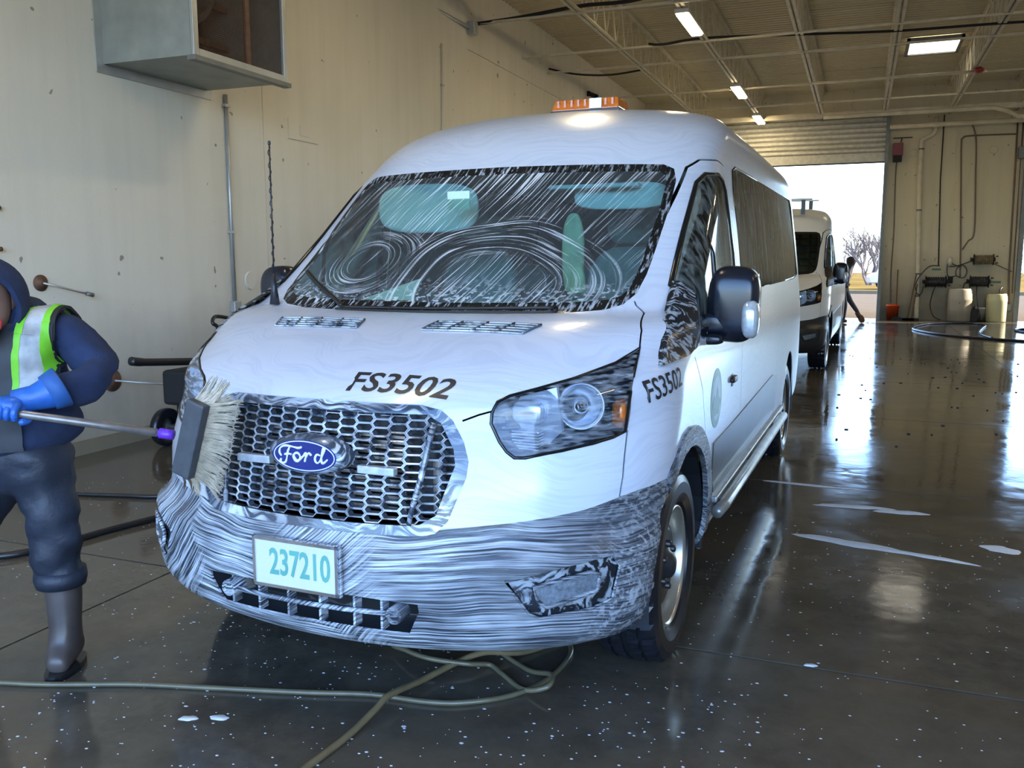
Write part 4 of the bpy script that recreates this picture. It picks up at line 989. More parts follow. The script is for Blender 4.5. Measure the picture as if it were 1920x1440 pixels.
V['hivis'] = plain('pale_green_webbing', (.62, .68, .42), .6, 0, .3, 14)
# ------------------------------------------------------------ the two vans
TH = math.radians(1.439)
van = empty('van', (-1.556, 3.156, 0), -TH); tag(van, 'large white passenger van covered in soap suds, numbered FS3502, in the foreground', 'van')
build_van(van, True)
van2 = empty('van', (-1.36, 12.85, 0), -math.radians(1.6)); tag(van2, 'smaller looking clean white cargo van parked behind the soapy one near the open door', 'van')
build_van(van2, False)
# ------------------------------------------------------------ exhaust fan box on the left wall
fb = empty('exhaust_fan_box', (XL, 5.45, 2.99)); tag(fb, 'galvanised metal exhaust fan box with dark mesh screen high on left wall', 'exhaust fan')
D_, L_, H_ = .86, 1.16, 1.5       # out from wall, along wall, height
M['box'] = plain('grey_green_sheet_metal', (.36, .38, .35), .5, .4, .2, 5)
q = MB(); q.box(0, D_, 0, .012, 0, H_); q.build('side_panel', M['box'], fb)
q = MB(); q.box(0, D_, L_-.012, L_, 0, H_); q.build('side_panel', M['box'], fb)
q = MB(); q.box(0, D_, .012, L_-.012, 0, .012); q.build('bottom_panel', M['box'], fb)
q = MB(); q.box(0, D_, .012, L_-.012, H_-.012, H_); q.build('top_panel', M['box'], fb)
for a in ((-.07, L_+.07, -.07, .0), (-.07, .0, 0, H_), (L_, L_+.07, 0, H_)):
    MB().box(0, .012, *a).build('wall_flange', M['galv'], fb)
for a in ((0, .055, .0, H_), (L_-.055, L_, .0, H_), (.055, L_-.055, .0, .055), (.055, L_-.055, H_-.055, H_)):
    MB().box(D_, D_+.03, *a).build('screen_frame', M['galv'], fb, bevel=.004)
MB().box(D_-.03, D_+.045, -.01, L_+.02, -.035, .0).build('drip_rail', M['galv_dark'], fb)
MB().box(D_-.01, D_+.02, L_*.54, L_*.54+.05, .05, H_-.05).build('screen_post', M['rust'], fb)
sc_ = MB()
for i in range(70): sc_.box(D_+.004, D_+.006, .055+.015*i, .0565+.015*i, .05, H_-.05)
for i in range(93): sc_.box(D_+.004, D_+.006, .055, L_-.055, .05+.015*i, .0515+.015*i)
tag(sc_.build('wire_screen', M['rust'], fb), kind='stuff')
MB().lathe([(.30, 0), (.42, .02), (.43, .10), (.36, .14)], axis_m((.30, .45, .80), (1, 0, 0)), 28).build('fan_ring', M['galv_dark'], fb, True)
MB().lathe([(.0, .1), (.08, .1), (.10, 0)], axis_m((.35, .45, .80), (1, 0, 0)), 16).build('fan_motor', M['galv_dark'], fb, True)
for k in range(4):
    a = k*PI/2+.4; bl_ = MB(); bl_.add([(.38, .45+.08*math.cos(a), .80+.08*math.sin(a)), (.44, .45+.40*math.cos(a-.3), .80+.40*math.sin(a-.3)), (.36, .45+.40*math.cos(a+.3), .80+.40*math.sin(a+.3))], [(0, 1, 2)]); shell(bl_.build('fan_blade', M['galv_dark'], fb), .006)
MB().box(.01, .02, .02, L_-.02, .02, H_-.02).build('back_panel', M['blackm'], fb)
for y in (.30, .62): MB().box(.25, .30, .0+.02, L_-.02, y, y+.05).build('cross_bar', M['rust'], fb)
# ------------------------------------------------------------ left wall conduits, nozzles
def wall_conduit(name, y, z0, z1, x, mat, label, r=.014, clips=()):
    e = empty(name, (x, y, z0)); tag(e, label, 'conduit')
    MB().tube([(r, 0, 0), (r, 0, z1-z0)], r, 10).build('tube', mat, e, True)
    for z in clips: MB().box(0, 2*r+.004, -.035, .035, z-z0-.012, z-z0+.012).build('clip', M['galv'], e)
    return e
wall_conduit('conduit', 6.86, 1.10, 3.0, XL, M['galv'], 'bright metal conduit running down left wall below the exhaust fan box', .018, (1.75, 2.9))
j = empty('junction_box', (XL, 6.86, 1.0)); tag(j, 'small grey junction box low on left wall at the conduit foot', 'electrical box')
MB().box(0, .06, -.05, .05, 0, .10).build('box_body', M['galv'], j, bevel=.005); MB().tube([(.018, 0, 0), (.018, 0, -.9)], .012, 8).build('tube', M['galv'], j, True)
wall_conduit('conduit', 11.45, .1, 4.45, XL, M['wall'], 'thin painted conduit near the outer corner of the left wall', .016, (3.9,))
MB()
def wall_arm(y, z, tip, label, r=.055):
    e = empty('wall_sprayer', (XL, y, z)); tag(e, label, 'sprayer')
    MB().lathe([(0, .03), (r*.45, .03), (r*.5, .012), (r, .010), (r, 0)], axis_m((0, 0, 0), (1, 0, 0)), 20).build('wall_disc', M['rust'], e, True)
    t_ = Vector(tip)
    MB().tube([(.03, 0, 0), t_*.88], .008, 8).build('rod', M['galv'], e, True); MB().tube([t_*.86, t_], .016, 10).build('nozzle', M['galv_dark'], e, True)
wall_arm(4.74, 1.32, (.10, .38, -.10), 'small wall disc and spray rod just above the worker shoulder', .06)
wall_arm(5.34, .53, (.42, .62, -.12), 'dark wall disc with a long shiny spray rod near the worker elbow', .09)
for y, z, lab in ((4.40, 2.14, 'small rusty stub at left edge of wall, topmost of three'), (4.41, 1.84, 'small rusty stub at left edge of wall, middle of three'), (4.40, 1.56, 'small rusty stub at left edge of wall, lowest of three')):
    e = empty('pipe_stub', (XL, y, z)); tag(e, lab, 'pipe stub', 'rusty stubs on the left wall'); MB().tube([(0, 0, 0), (.05, .01, 0)], .016, 10).build('stub', M['rust'], e, True); MB().lathe([(.0, .012), (.028, .01), (.03, 0)], axis_m((0, 0, 0), (1, 0, 0)), 12).build('collar', M['rust'], e, True)
cm_ = empty('security_camera', (-5.70, 18.99, 5.06)); tag(cm_, 'small black security camera on the upper left wall under the ceiling', 'security camera')
MB().box(0, .06, -.04, .04, -.04, .06).build('bracket', M['blackm'], cm_); MB().tube([(.06, 0, 0), (.22, -.12, -.08)], .05, 12).build('camera_body', M['blackm'], cm_, True); MB().lathe([(.0, 0), (.05, 0), (.055, .03)], axis_m((.22, -.12, -.08), (.16, -.12, -.08)), 12).build('hood', M['blackm'], cm_, True)
# ------------------------------------------------------------ washer cart by the left wall
ct = empty('washer_cart', (-4.95, 5.55, 0)); tag(ct, 'dark wheeled pressure washer cart with loop handle beside the left wall', 'cart')
fr = MB(); fr.tube(smooth_path([(-.10, -.50, .735), (-.09, -.38, .715), (-.05, -.1, .69), (.0, .25, .66)], 4), [.034]*4+[.030]*9, 10); fr.build('grip_bar', M['black'], ct, True)
MB().box(-.18, .16, -.12, .30, .34, .62).build('tank', M['blackm'], ct, bevel=.03)
MB().box(-.14, .14, -.02, .40, .16, .34).build('motor', M['blackm'], ct, bevel=.02)
MB().tube([(-.15, -.10, .16), (-.15, .45, .16), (.15, .45, .16), (.15, -.10, .16)], .016, 8, closed=True).build('frame', M['galv_dark'], ct, True)
lp = MB(); lp.tube(smooth_path([(.06, .18, .50), (.05, .30, .72), (.02, .34, .92), (-.0, .30, .97), (-.02, .36, 1.02), (0, .50, 1.00), (.02, .60, .97)], 4), .016, 8); lp.build('loop_handle', M['black'], ct, True)
lp = MB(); lp.tube(smooth_path([(.10, .02, .34), (.10, .10, .6), (.08, .25, .84), (.06, .33, .92)], 4), .02, 8); lp.build('handle_post', M['galv_dark'], ct, True)
for s in (1, -1):
    w = empty('cart_wheel', (.19*s, -.08, .155), 0, ct); MB().lathe([(.08, .025), (.125, .035), (.150, .030), (.155, .0), (.150, -.030), (.125, -.035), (.08, -.025)], axis_m((0, 0, 0), (1, 0, 0)), 28).build('tyre', V['tyre'], w, True)
    MB().lathe([(0, .03), (.03, .03), (.035, .012), (.08, .012), (.085, .025)], axis_m((0, 0, 0), (s, 0, 0)), 20).build('rim', M['galv_dark'], w, True)
# ------------------------------------------------------------ hoses on the floor
M['hose'] = plain('olive_rubber_hose', (.20, .15, .075), .3, 0, .2, 20); M['hose2'] = plain('grey_rubber_hose', (.14, .12, .07), .3, 0, .2, 20)
def hose(pts, r, mat, label, name='hose'):
    o = MB().tube(smooth_path([(x, y, z if z else r) for x, y, *zz in pts for z in [zz[0] if zz else 0]], 8), r, 8).build(name, mat, None, True); tag(o, label, 'hose'); return o
hose([(-3.2, 1.93), (-2.83, 2.03), (-2.58, 2.10), (-2.30, 2.21), (-2.02, 2.29), (-1.7, 2.38), (-1.48, 2.45), (-1.30, 2.47), (-1.17, 2.51), (-1.03, 2.62), (-.95, 2.80), (-.96, 3.05), (-1.15, 3.2), (-1.4, 3.1), (-1.6, 2.85), (-1.50, 2.74, .04), (-1.38, 2.70, .045), (-1.25, 2.74, .03), (-1.19, 2.80), (-1.12, 2.75), (-1.01, 2.67), (-.92, 2.66, .04), (-.93, 2.73, .05), (-1.04, 2.81), (-1.18, 2.90)], .0095, M['hose2'], 'grey hose crossing the wet floor in front of the van and looping under it')
hose([(-1.45, 1.75), (-1.43, 1.99), (-1.41, 2.19), (-1.395, 2.33, .03), (-1.385, 2.41, .045), (-1.35, 2.58, .025), (-1.29, 2.74, .03), (-1.22, 2.83, .04), (-1.10, 2.95), (-1.0, 3.2), (-1.1, 3.6)], .0115, M['hose'], 'olive hose running from the bottom of the picture towards the van')
hose([(-5.2, 3.80), (-4.7, 4.0), (-4.31, 4.11), (-4.0, 4.2), (-3.5, 4.5), (-3.0, 4.9)], .013, M['black'], 'thin black hose behind the worker, the one nearer the wall')
hose([(-4.4, 2.6), (-4.1, 2.88), (-3.88, 3.05), (-3.80, 3.3), (-3.74, 3.6), (-3.6, 4.0), (-3.3, 4.3)], .018, M['black'], 'thick black hose behind the worker boots, the one nearer the camera')
hose([(1.5, 22.6), (1.25, 21.8), (1.12, 21.0), (1.17, 20.4), (1.45, 19.6), (1.85, 19.0), (2.3, 18.6), (2.83, 18.29), (3.6, 18.0), (4.6, 17.9)], .022, M['black'], 'long dark hose looping over the floor before the far wall')
hose([(1.3, 22.3), (1.6, 22.7), (2.1, 23.1), (2.5, 23.2), (2.7, 22.6), (2.5, 21.4), (2.3, 20.0), (2.4, 18.9)], .018, M['black'], 'second dark hose crossing the far floor behind the long one')
hose([(3.9, 20.9), (3.4, 21.6), (3.1, 21.2), (3.3, 20.5), (3.8, 20.2), (4.3, 20.2)], .02, M['black'], 'short dark hose coil at right edge of the far floor')
# ------------------------------------------------------------ foam on the floor
M['foam'] = plain('soap_foam', (.70, .74, .78), .6, 0, .1, 40, bump=.4)
def puddle(x, y, rx, ry, rot, label, h=.004):
    n = 22; pts = []; ph = random.random()*6
    for k in range(n):
        a = 2*PI*k/n; r = 1 + .18*math.sin(2*a+ph) + .10*math.sin(5*a+ph*2) + random.uniform(-.05, .05)
        u, v = rx*r*math.cos(a), ry*r*math.sin(a); pts.append((u*math.cos(rot)-v*math.sin(rot), u*math.sin(rot)+v*math.cos(rot)))
    mb = MB(); vs = [(0, 0, h)] + [(p[0]*.8, p[1]*.8, h*.9) for p in pts] + [(p[0], p[1], .0005) for p in pts]
    mb.add(vs, [(0, 1+k, 1+(k+1) % n) for k in range(n)] + [(1+k, n+1+k, n+1+(k+1) % n, 1+(k+1) % n) for k in range(n)])
    o = mb.build('foam_puddle', M['foam'], None, True); o.location = (x, y, 0); tag(o, label, 'foam puddle', 'foam puddles on the wet floor'); return o
for a in ((-1.96, 2.11, .028, .018, .3, 'round white foam spot left of its twin at bottom left floor'), (-1.87, 2.15, .035, .016, .4, 'wider white foam spot beside a round one at bottom left floor'),
          (-.10, 3.24, .022, .014, 0, 'small white foam dot on the floor joint right of front wheel'), (.02, 4.80, .26, .06, -.25, 'largest foam smear on the brown floor right of the van'),
          (.36, 4.72, .22, .030, -.25, 'thin foam streak right of the largest smear'), (.03, 5.55, .20, .045, .1, 'upper left foam smear beside the van on the floor'),
          (.29, 5.52, .13, .05, .1, 'oval foam smear right of the upper left one'), (.74, 4.97, .09, .06, 0, 'round faint foam puddle at right side of the floor'),
          (-.25, 6.0, .35, .022, -.05, 'long thin foam line along the floor joint beside the rear wheel'), (.95, 4.75, .12, .05, .1, 'foam smear at the right edge of the picture')): puddle(*a)
fk = MB()
for k in range(1500):
    reg = random.random()
    if reg < .5: x, y = random.uniform(-2.6, -.2), random.uniform(1.4, 2.9)
    elif reg < .8: x, y = random.uniform(-.9, .9), random.uniform(1.6, 5.2)
    else: x, y = random.uniform(-4.8, -2.2), random.uniform(2.6, 5)
    r = random.choice((.0015, .002, .003, .004)) * random.uniform(.7, 1.3) * (1.5 if random.random() < .08 else 1); a = random.random()
    n = 6; fk.add([(x, y, .0022)] + [(x+r*math.cos(2*PI*i/n+a)*1.3, y+r*math.sin(2*PI*i/n+a), .0006) for i in range(n)], [(0, 1+i, 1+(i+1) % n) for i in range(n)])
tag(fk.build('soap_flecks', M['foam']), 'tiny white soap flecks scattered over the wet floor', 'soap flecks', kind='stuff')
# leaf litter crumbs on the far floor
lf = MB()
for k in range(60):
    x, y = random.uniform(-.2, 2.2), random.uniform(7.5, 15); lf.box(x, x+random.uniform(.01, .035), y, y+random.uniform(.01, .04), 0.0, .008)
tag(lf.build('debris_crumbs', M['blackm']), 'dark crumbs of debris scattered on the floor beyond the van', 'debris', kind='stuff')
# ------------------------------------------------------------ far wall equipment
FW_ = FT
def fpipe(pts, r, mat, label, name='conduit', cat='conduit', sm=True, y=None):
    yy = FW_-r-.01 if y is None else y
    o = MB().tube(smooth_path([(x, yy, z) for x, z in pts], 5) if sm else [(x, yy, z) for x, z in pts], r, 10).build(name, mat, None, True); tag(o, label, cat); return o
dp = empty('drain_pipe', (0, 0, 0)); tag(dp, 'thick cream drain pipe running down far wall with an offset at top', 'pipe')
MB().tube(smooth_path([(1.55, FW_-.08, 4.95), (1.53, FW_-.08, 4.62), (1.42, FW_-.08, 4.50), (1.30, FW_-.08, 4.44), (1.25, FW_-.08, 4.30), (1.27, FW_-.08, 3.0), (1.33, FW_-.08, 1.5), (1.37, FW_-.08, .0)], 5), .055, 14).build('tube', M['steel_cream'], dp, True)
for z, x in ((4.2, 1.25), (2.72, 1.28), (1.15, 1.345), (.6, 1.36)): MB().lathe([(.056, -.02), (.064, -.02), (.064, .02), (.056, .02)], Matrix.Translation((x, FW_-.08, z)), 14).build('collar', M['galv_dark'], dp, True)
fpipe([(1.72, 5.0), (1.72, 3.42), (1.80, 1.36)], .014, M['blackm'], 'straight black conduit down far wall right of the drain pipe', sm=False)
fpipe([(3.3, 4.46), (2.30, 4.47), (2.16, 4.42), (2.13, 4.28), (2.2, 3.0), (2.27, 1.72), (2.30, 1.07)], .018, M['copper'], 'dark bent conduit on far wall turning down towards the barrel')
fpipe([(2.33, 4.75), (2.44, 4.37), (2.49, 3.42), (2.54, 2.18), (2.42, 1.95), (2.30, 1.74)], .018, M['copper'], 'brown conduit on far wall joining the bent one low down', y=FW_-.06)
fpipe([(2.0, 4.75), (2.005, 3.92)], .008, M['steel_cream'], 'thin cream sprinkler drop hanging before far wall', 'sprinkler_drop', 'sprinkler', False, FW_-.3)
fpipe([(.80, 4.5), (.70, 3.8), (.73, 2.2), (.72, 1.13), (.75, .42)], .014, M['copper'], 'wavy brown cable down far wall next to door frame', 'cable', 'cable')
fpipe([(3.30, 4.9), (3.32, 3.85), (3.36, 1.0), (3.40, .36)], .02, M['copper'], 'right hand conduit pair member ending in a low switch box', sm=False)
fpipe([(3.42, 4.9), (3.43, 3.85), (3.46, .68)], .018, M['copper'], 'outermost conduit on far wall next to the right doorway', sm=False)
def wbox(name, x0, x1, z0, z1, mat, label, cat, d=.12, bevel=.01):
    e = empty(name, ((x0+x1)/2, FW_, (z0+z1)/2)); tag(e, label, cat); a, b = (x1-x0)/2, (z1-z0)/2
    MB().box(-a, a, -d, 0, -b, b).build('box_body', mat, e, bevel=bevel); MB().box(-a*.8, a*.8, -d-.008, -d, -b*.8, b*.8).build('cover', mat, e); return e
M['red'] = plain('maroon_housing', (.20, .02, .03), .4); M['orange'] = plain('orange_red_plastic', (.85, .10, .02), .4, 0, .1)
rb = wbox('door_operator', .60, .83, 4.06, 4.36, M['red'], 'maroon door motor box at top left of far wall', 'door motor', .2)
MB().box(-.10, .10, -.22, -.02, -.30, -.15).build('motor_base', M['blackm'], rb); MB().box(-.12, .32, -.12, -.09, .27, .29).build('chain_bar', M['blackm'], rb)
wbox('switch_box', 3.36, 3.52, 3.88, 4.16, M['galv_dark'], 'grey box high on far wall at the right doorway', 'electrical box')
wbox('switch_box', 3.35, 3.46, .26, .42, M['galv_dark'], 'small dark switch box low at the right end of far wall', 'electrical box', .06)
wbox('switch_box', 2.03, 2.14, .92, 1.09, M['blackm'], 'small black box above the larger barrel on far wall', 'electrical box', .08)
for x0, x1, z, lab in ((1.66, 1.86, 1.24, 'green strip label on far wall above the left hose reel'), (2.95, 3.2, .93, 'green strip label on far wall right of the middle hose reel')):
    o = MB().box(x0, x1, FW_-.012, FW_, z, z+.045).build('label_strip', plain('green_label', (.06, .16, .10), .5)); tag(o, lab, 'label')
def reel(x0, x1, z0, z1, drum, label, tail):
    e = empty('hose_reel', ((x0+x1)/2, FW_-.24, (z0+z1)/2)); tag(e, label, 'hose reel'); L = (x1-x0)/2-.05; R = (z1-z0)/2
    for s in (1, -1): MB().lathe([(0, 0), (R*1.15, 0), (R*1.15, .012), (0, .012)], axis_m((L*s, 0, 0), (1, 0, 0)), 20).build('flange', M['blackm'], e)
    hb = MB()
    for k in range(9): hb.lathe([(R*.82+.018*math.cos(a), .018*math.sin(a)) for a in [2*PI*i/8 for i in range(9)]], axis_m((-L+.03+(2*L-.05)*k/8, 0, 0), (1, 0, 0)), 20)
    hb.lathe([(R*.80, -L), (R*.80, L)], axis_m((0, 0, 0), (1, 0, 0)), 20); hb.build('wound_hose', drum, e, True)
    MB().box(-L-.03, L+.03, .10, .24, -.03, .03).box(-L-.05, -L-.03, -.02, .24, -.05, .05).box(L+.03, L+.05, -.02, .24, -.05, .05).build('bracket', M['blackm'], e)
    for k in range(4):
        a = PI/4+k*PI/2; MB().tube([(L+.06, R*.9*math.cos(a), R*.9*math.sin(a)), (L+.10, R*.95*math.cos(a), R*.95*math.sin(a))], .014, 6).build('crank_knob', M['blackm'], e)
    MB().tube(smooth_path([(a-e.location.x, b, c-e.location.z) for a, b, c in tail], 5), .012, 6).build('hose_end', M['black'], e, True); return e
reel(1.46, 2.02, .82, 1.09, M['black'], 'left black hose reel mounted low on far wall', [(1.74, 0, .85), (1.68, .05, .6), (1.66, .1, .35), (1.75, .05, .1), (1.9, -.05, .02)])
reel(2.45, 2.95, .84, 1.10, M['black'], 'middle black hose reel on far wall between the two barrels', [(2.66, 0, .85), (2.66, -.15, .6), (2.70, -.25, .3), (2.80, -.3, .02)])
reel(2.50, 3.02, 1.38, 1.62, M['hose'], 'upper hose reel wound with brown hose on far wall', [(2.55, 0, 1.5), (2.40, .05, 1.42), (2.2, .1, 1.35), (2.05, .15, 1.33)])
fpipe([(2.97, 1.42), (3.40, 1.21)], .011, M['copper'], 'brown spray wand sticking out right from the upper hose reel', 'spray_wand', 'spray wand', False, FW_-.15)
fpipe([(2.30, 1.38), (2.20, 1.25), (2.22, 1.10), (2.38, 1.06), (2.44, 1.22), (2.36, 1.36), (2.24, 1.34), (2.02, 1.42), (2.0, 1.2), (2.05, 1.08), (2.2, 1.1)], .012, M['black'], 'tangle of black hose loops on far wall beside the upper reel', 'hose_loops', 'hose', True, FW_-.05)
fpipe([(1.82, 1.35), (1.6, 1.34), (1.42, 1.15), (1.30, .9), (1.34, .66), (1.44, .66), (1.48, .85)], .013, M['black'], 'black hose curving from the conduit to the left reel', 'hose_loops', 'hose', True, FW_-.16)
gv = MB(); gv.lathe([(0, 0), (.05, 0), (.05, .16), (.03, .20), (0, .20)], Matrix.Translation((2.05, FW_-.10, 1.36)), 12); tag(gv.build('pressure_gauge', M['white_pl'], None, True), 'white topped pressure gauge on far wall left of the upper reel', 'gauge')
def barrel(x, y, r, h, mat, label, ribs):
    e = empty('barrel', (x, y, 0)); tag(e, label, 'barrel'); pr = [(0, 0), (r*.93, 0), (r*.98, .03)]
    for z in ribs: pr += [(r, z-.03), (r*1.03, z), (r, z+.03)]
    pr += [(r*.98, h-.06), (r*.90, h-.01), (r*.88, h), (0, h-.015)]
    MB().lathe(pr, None, 32).build('drum', mat, e, True)
    for a in (.5, 3.6): MB().lathe([(0, .02), (.03, .02), (.032, 0)], Matrix.Translation((r*.6*math.cos(a), r*.6*math.sin(a), h-.02)), 12).build('bung', M['blackm'], e)
    MB().tube(smooth_path([(r*.2, 0, h-.02), (r*.25, 0, h+.10), (r*.5, .1, h+.16)], 4), .014, 8).build('suction_hose', M['black'], e, True); return e
bw = wall_mat('dirty_white_plastic_drum', (.62, .57, .46), dirt=(.15, .13, .10), low=1.2, amt=1.6); by = wall_mat('yellowed_plastic_drum', (.62, .60, .36), dirt=(.22, .2, .12), low=.5)
barrel(2.30, 24.15, .275, .80, bw, 'larger stained white barrel standing against the far wall', (.27, .53)); barrel(3.10, 24.15, .225, .68, by, 'yellowish barrel right of the stained white one', (.52,))
def bucket(x, y, r, h, mat, label, name='bucket'):
    e = empty(name, (x, y, 0)); tag(e, label, 'bucket')
    MB().lathe([(0, .01), (r*.85, .01), (r*.85, 0), (r, h), (r*1.06, h), (r*1.06, h-.03), (r*.98, h-.03)], None, 24).build('pail', mat, e, True)
    MB().tube([(r*1.04*math.cos(a), r*1.04*math.sin(a)*.4-.02, h-.02-r*1.0*abs(math.sin(a))) for a in [PI*k/12 for k in range(13)]], .005, 6).build('handle', M['galv'], e, True); return e
bucket(.80, 24.22, .15, .38, M['orange'], 'bright orange red bucket at foot of far wall'); bucket(2.78, 24.25, .12, .34, M['white_pl'], 'white bucket between the two barrels')
e = empty('jerrycan', (2.62, 24.1, 0)); tag(e, 'small black jerrycan between the barrel and the white bucket', 'canister'); MB().box(-.08, .08, -.10, .10, 0, .30).build('can_body', M['blackm'], e, bevel=.02); MB().tube(smooth_path([(-.03, -.06, .30), (0, -.05, .36), (0, .05, .36), (-.03, .06, .30)], 4), .012, 6).build('handle', M['blackm'], e, True)
def leaner(x0, z0, x1, z1, label, head=True):
    e = empty('squeegee', (x0, 24.0, 0)); tag(e, label, 'squeegee')
    MB().tube([(0, 0, z0), (x1-x0, .44, z1)], .013, 8).build('pole', M['rust'], e, True)
    if head: MB().box(-.22, .16, -.03, .03, 0, .06).build('blade', M['blackm'], e, bevel=.005)
leaner(1.14, .05, 1.33, 1.30, 'squeegee leaning on far wall, left one of two'); leaner(1.24, .05, 1.36, 1.05, 'squeegee leaning on far wall, right one of two by drain pipe')
e = empty('broom', (.88, 24.1, 0)); tag(e, 'thin pole leaning on far wall behind the orange bucket', 'broom'); MB().tube([(0, 0, .05), (.0, .37, 1.25)], .012, 8).build('pole', M['rust'], e, True); MB().box(-.1, .1, -.03, .03, 0, .08).build('head', M['blackm'], e)
# ------------------------------------------------------------ outside: bare trees, hedge, parked car, kerb
M['bark'] = plain('bare_branches', (.13, .09, .07), .9, 0, .2, 3)
def tree(x, y, h, label, seed, stems=5):
    rnd = random.Random(seed); e = empty('tree', (x, y, 0)); tag(e, label, 'tree', 'bare trees beyond the car park'); tr = MB(); tw = MB()
    def grow(p, d, L, r, n, mb):
        q_ = p + d*L; mid = (p+q_)/2 + Vector((rnd.uniform(-1, 1), rnd.uniform(-1, 1), 0))*L*.06
        mb.tube([p, mid, q_], [r*1.7, r*1.5, r*1.2], 4, caps=False)
        if n == 0: return
        for k in range(rnd.choice((2, 3, 3))):
            dd = (d + Vector((rnd.uniform(-1, 1), rnd.uniform(-1, 1), rnd.uniform(-.2, .8)))*.62).normalized()
            grow(q_ if k < 2 else p + (q_-p)*rnd.uniform(.4, .9), dd, L*rnd.uniform(.6, .85), r*.6, n-1, tw)
    for s in range(stems):
        a = rnd.random()*6.28; grow(Vector((.12*math.cos(a), .12*math.sin(a), 0)), Vector((.32*math.cos(a), .32*math.sin(a), 1)).normalized(), h*.28, .05, 5, tr)
    tr.build('trunk', M['bark'], e); tag(tw.build('twigs', M['bark'], e), kind='stuff')
tree(.55, 58, 4.2, 'bare multi stemmed tree in middle of the doorway view', 1, 6); tree(-.9, 60, 4.0, 'bare tree partly behind the walking person', 2, 5); tree(1.6, 61, 3.6, 'bare tree close to the door frame edge', 3, 5); tree(-2.6, 64, 4.5, 'bare tree hidden behind the cargo van', 5, 4)
hd = MB(); rn = random.Random(4)
for k in range(2600):
    x, y, z = rn.uniform(-30, 30), rn.uniform(72, 76), rn.uniform(0, 2.6); hd.tube([(x, y, z), (x+rn.uniform(-.5, .5), y, z+rn.uniform(.2, 1.0))], .018, 3, caps=False)
tag(hd.build('far_thicket', M['bark']), 'hazy thicket of bare twigs along the far horizon', 'shrubs', kind='stuff')
o = MB().box(-60, 60, 43.4, 43.7, -.02, .13).build('kerb', M['ground']); tag(o, 'pale kerb between the car park and dry grass', 'kerb')
cr = empty('car', (2.5, 50, 0), .1); tag(cr, 'silver car parked far outside beyond the open door', 'car')
silver = plain('silver_car_paint', (.55, .57, .6), .25, .5, .05, 2)
pr = [(-2.1, .35), (-2.15, .7), (-1.9, .85), (-1.2, .95), (-.6, 1.38), (.7, 1.42), (1.4, 1.0), (2.05, .92), (2.15, .6), (2.1, .35)]
MB().prism(pr, -.8, .8, lambda u, v, t: (u, t*(1 if v < 1 else .85), v)).build('car_body', silver, cr, bevel=.06)
MB().prism([(-1.05, .97), (-.55, 1.32), (.65, 1.36), (1.2, 1.0)], -.83, .83, lambda u, v, t: (u, t*(1 if v < 1 else .86), v)).build('car_windows', V['frit'], cr)
for x in (-1.35, 1.35):
    for s in (-1, 1): MB().lathe([(0, .1), (.2, .1), (.31, .08), (.33, 0), (.31, -.08), (0, -.1)], axis_m((x, .75*s, .33), (0, 1, 0)), 20).build('wheel', V['tyre'], cr, True)
# ------------------------------------------------------------ people
def skin_mesh(name, verts, edges, radii, mat, parent, root=0, sub=2, loc=(0, 0, 0)):
    me = bpy.data.meshes.new(name); me.from_pydata([tuple(v) for v in verts], edges, [])
    o = bpy.data.objects.new(name, me); COL.objects.link(o); o.location = loc
    sk = o.modifiers.new('skin', 'SKIN'); sk.use_smooth_shade = True; sk.branch_smoothing = .5
    for i, d in enumerate(me.skin_vertices[0].data):
        r = radii[i]; d.radius = (r, r) if isinstance(r, (int, float)) else r; d.use_root = (i == root)
    ss = o.modifiers.new('sub', 'SUBSURF'); ss.levels = sub; ss.render_levels = sub
    dg = bpy.context.evaluated_depsgraph_get(); dg.update(); m2 = bpy.data.meshes.new_from_object(o.evaluated_get(dg)); m2.name = name
    bpy.data.objects.remove(o); n = bpy.data.objects.new(name, m2); COL.objects.link(n); n.location = loc; n.parent = parent
    m2.materials.clear(); m2.materials.append(mat)
    for p in m2.polygons: p.use_smooth = True
    return n
PX, PY = -2.745, 2.201
LX = Vector((.931, .366, 0)); TX = Vector((.366, -.931, 0))
def pw(l, t, z): return LX*l + TX*t + Vector((0, 0, z))
M['navy'] = plain('navy_fleece', (.018, .032, .085), .95, 0, .25, 25, bump=.5); M['bib'] = plain('dark_grey_bib_overalls', (.045, .048, .055), .7, 0, .25, 12, bump=.3)
M['trous'] = plain('wet_dark_trousers', (.022, .028, .045), .55, 0, .3, 10, bump=.5); M['boot'] = plain('brown_rubber_boot', (.095, .075, .068), .4, 0, .35, 9)
M['glove'] = plain('blue_rubber_glove', (.03, .16, .58), .4, 0, .35, 14, bump=.3); M['lime'] = plain('lime_reflective_edge', (.22, .68, .03), .6, 0, .15, 20); M['refl'] = plain('dirty_silver_tape', (.62, .63, .62), .5, 0, .45, 14)
M['skin'] = plain('skin', (.30, .17, .12), .5, 0, .08, 20); M['bandana'] = plain('red_bandana', (.62, .015, .03), .8, 0, .3, 45); M['hair'] = plain('dark_hair', (.02, .015, .012), .6)
M['cuff'] = plain('glove_inner_cuff', (.02, .10, .32), .6); M['purple'] = plain('purple_collar', (.16, .04, .55), .35)
pe = empty('person', (PX, PY, 0)); tag(pe, 'worker in navy jacket, reflective vest, blue gloves and brown boots gripping the brush pole', 'person')
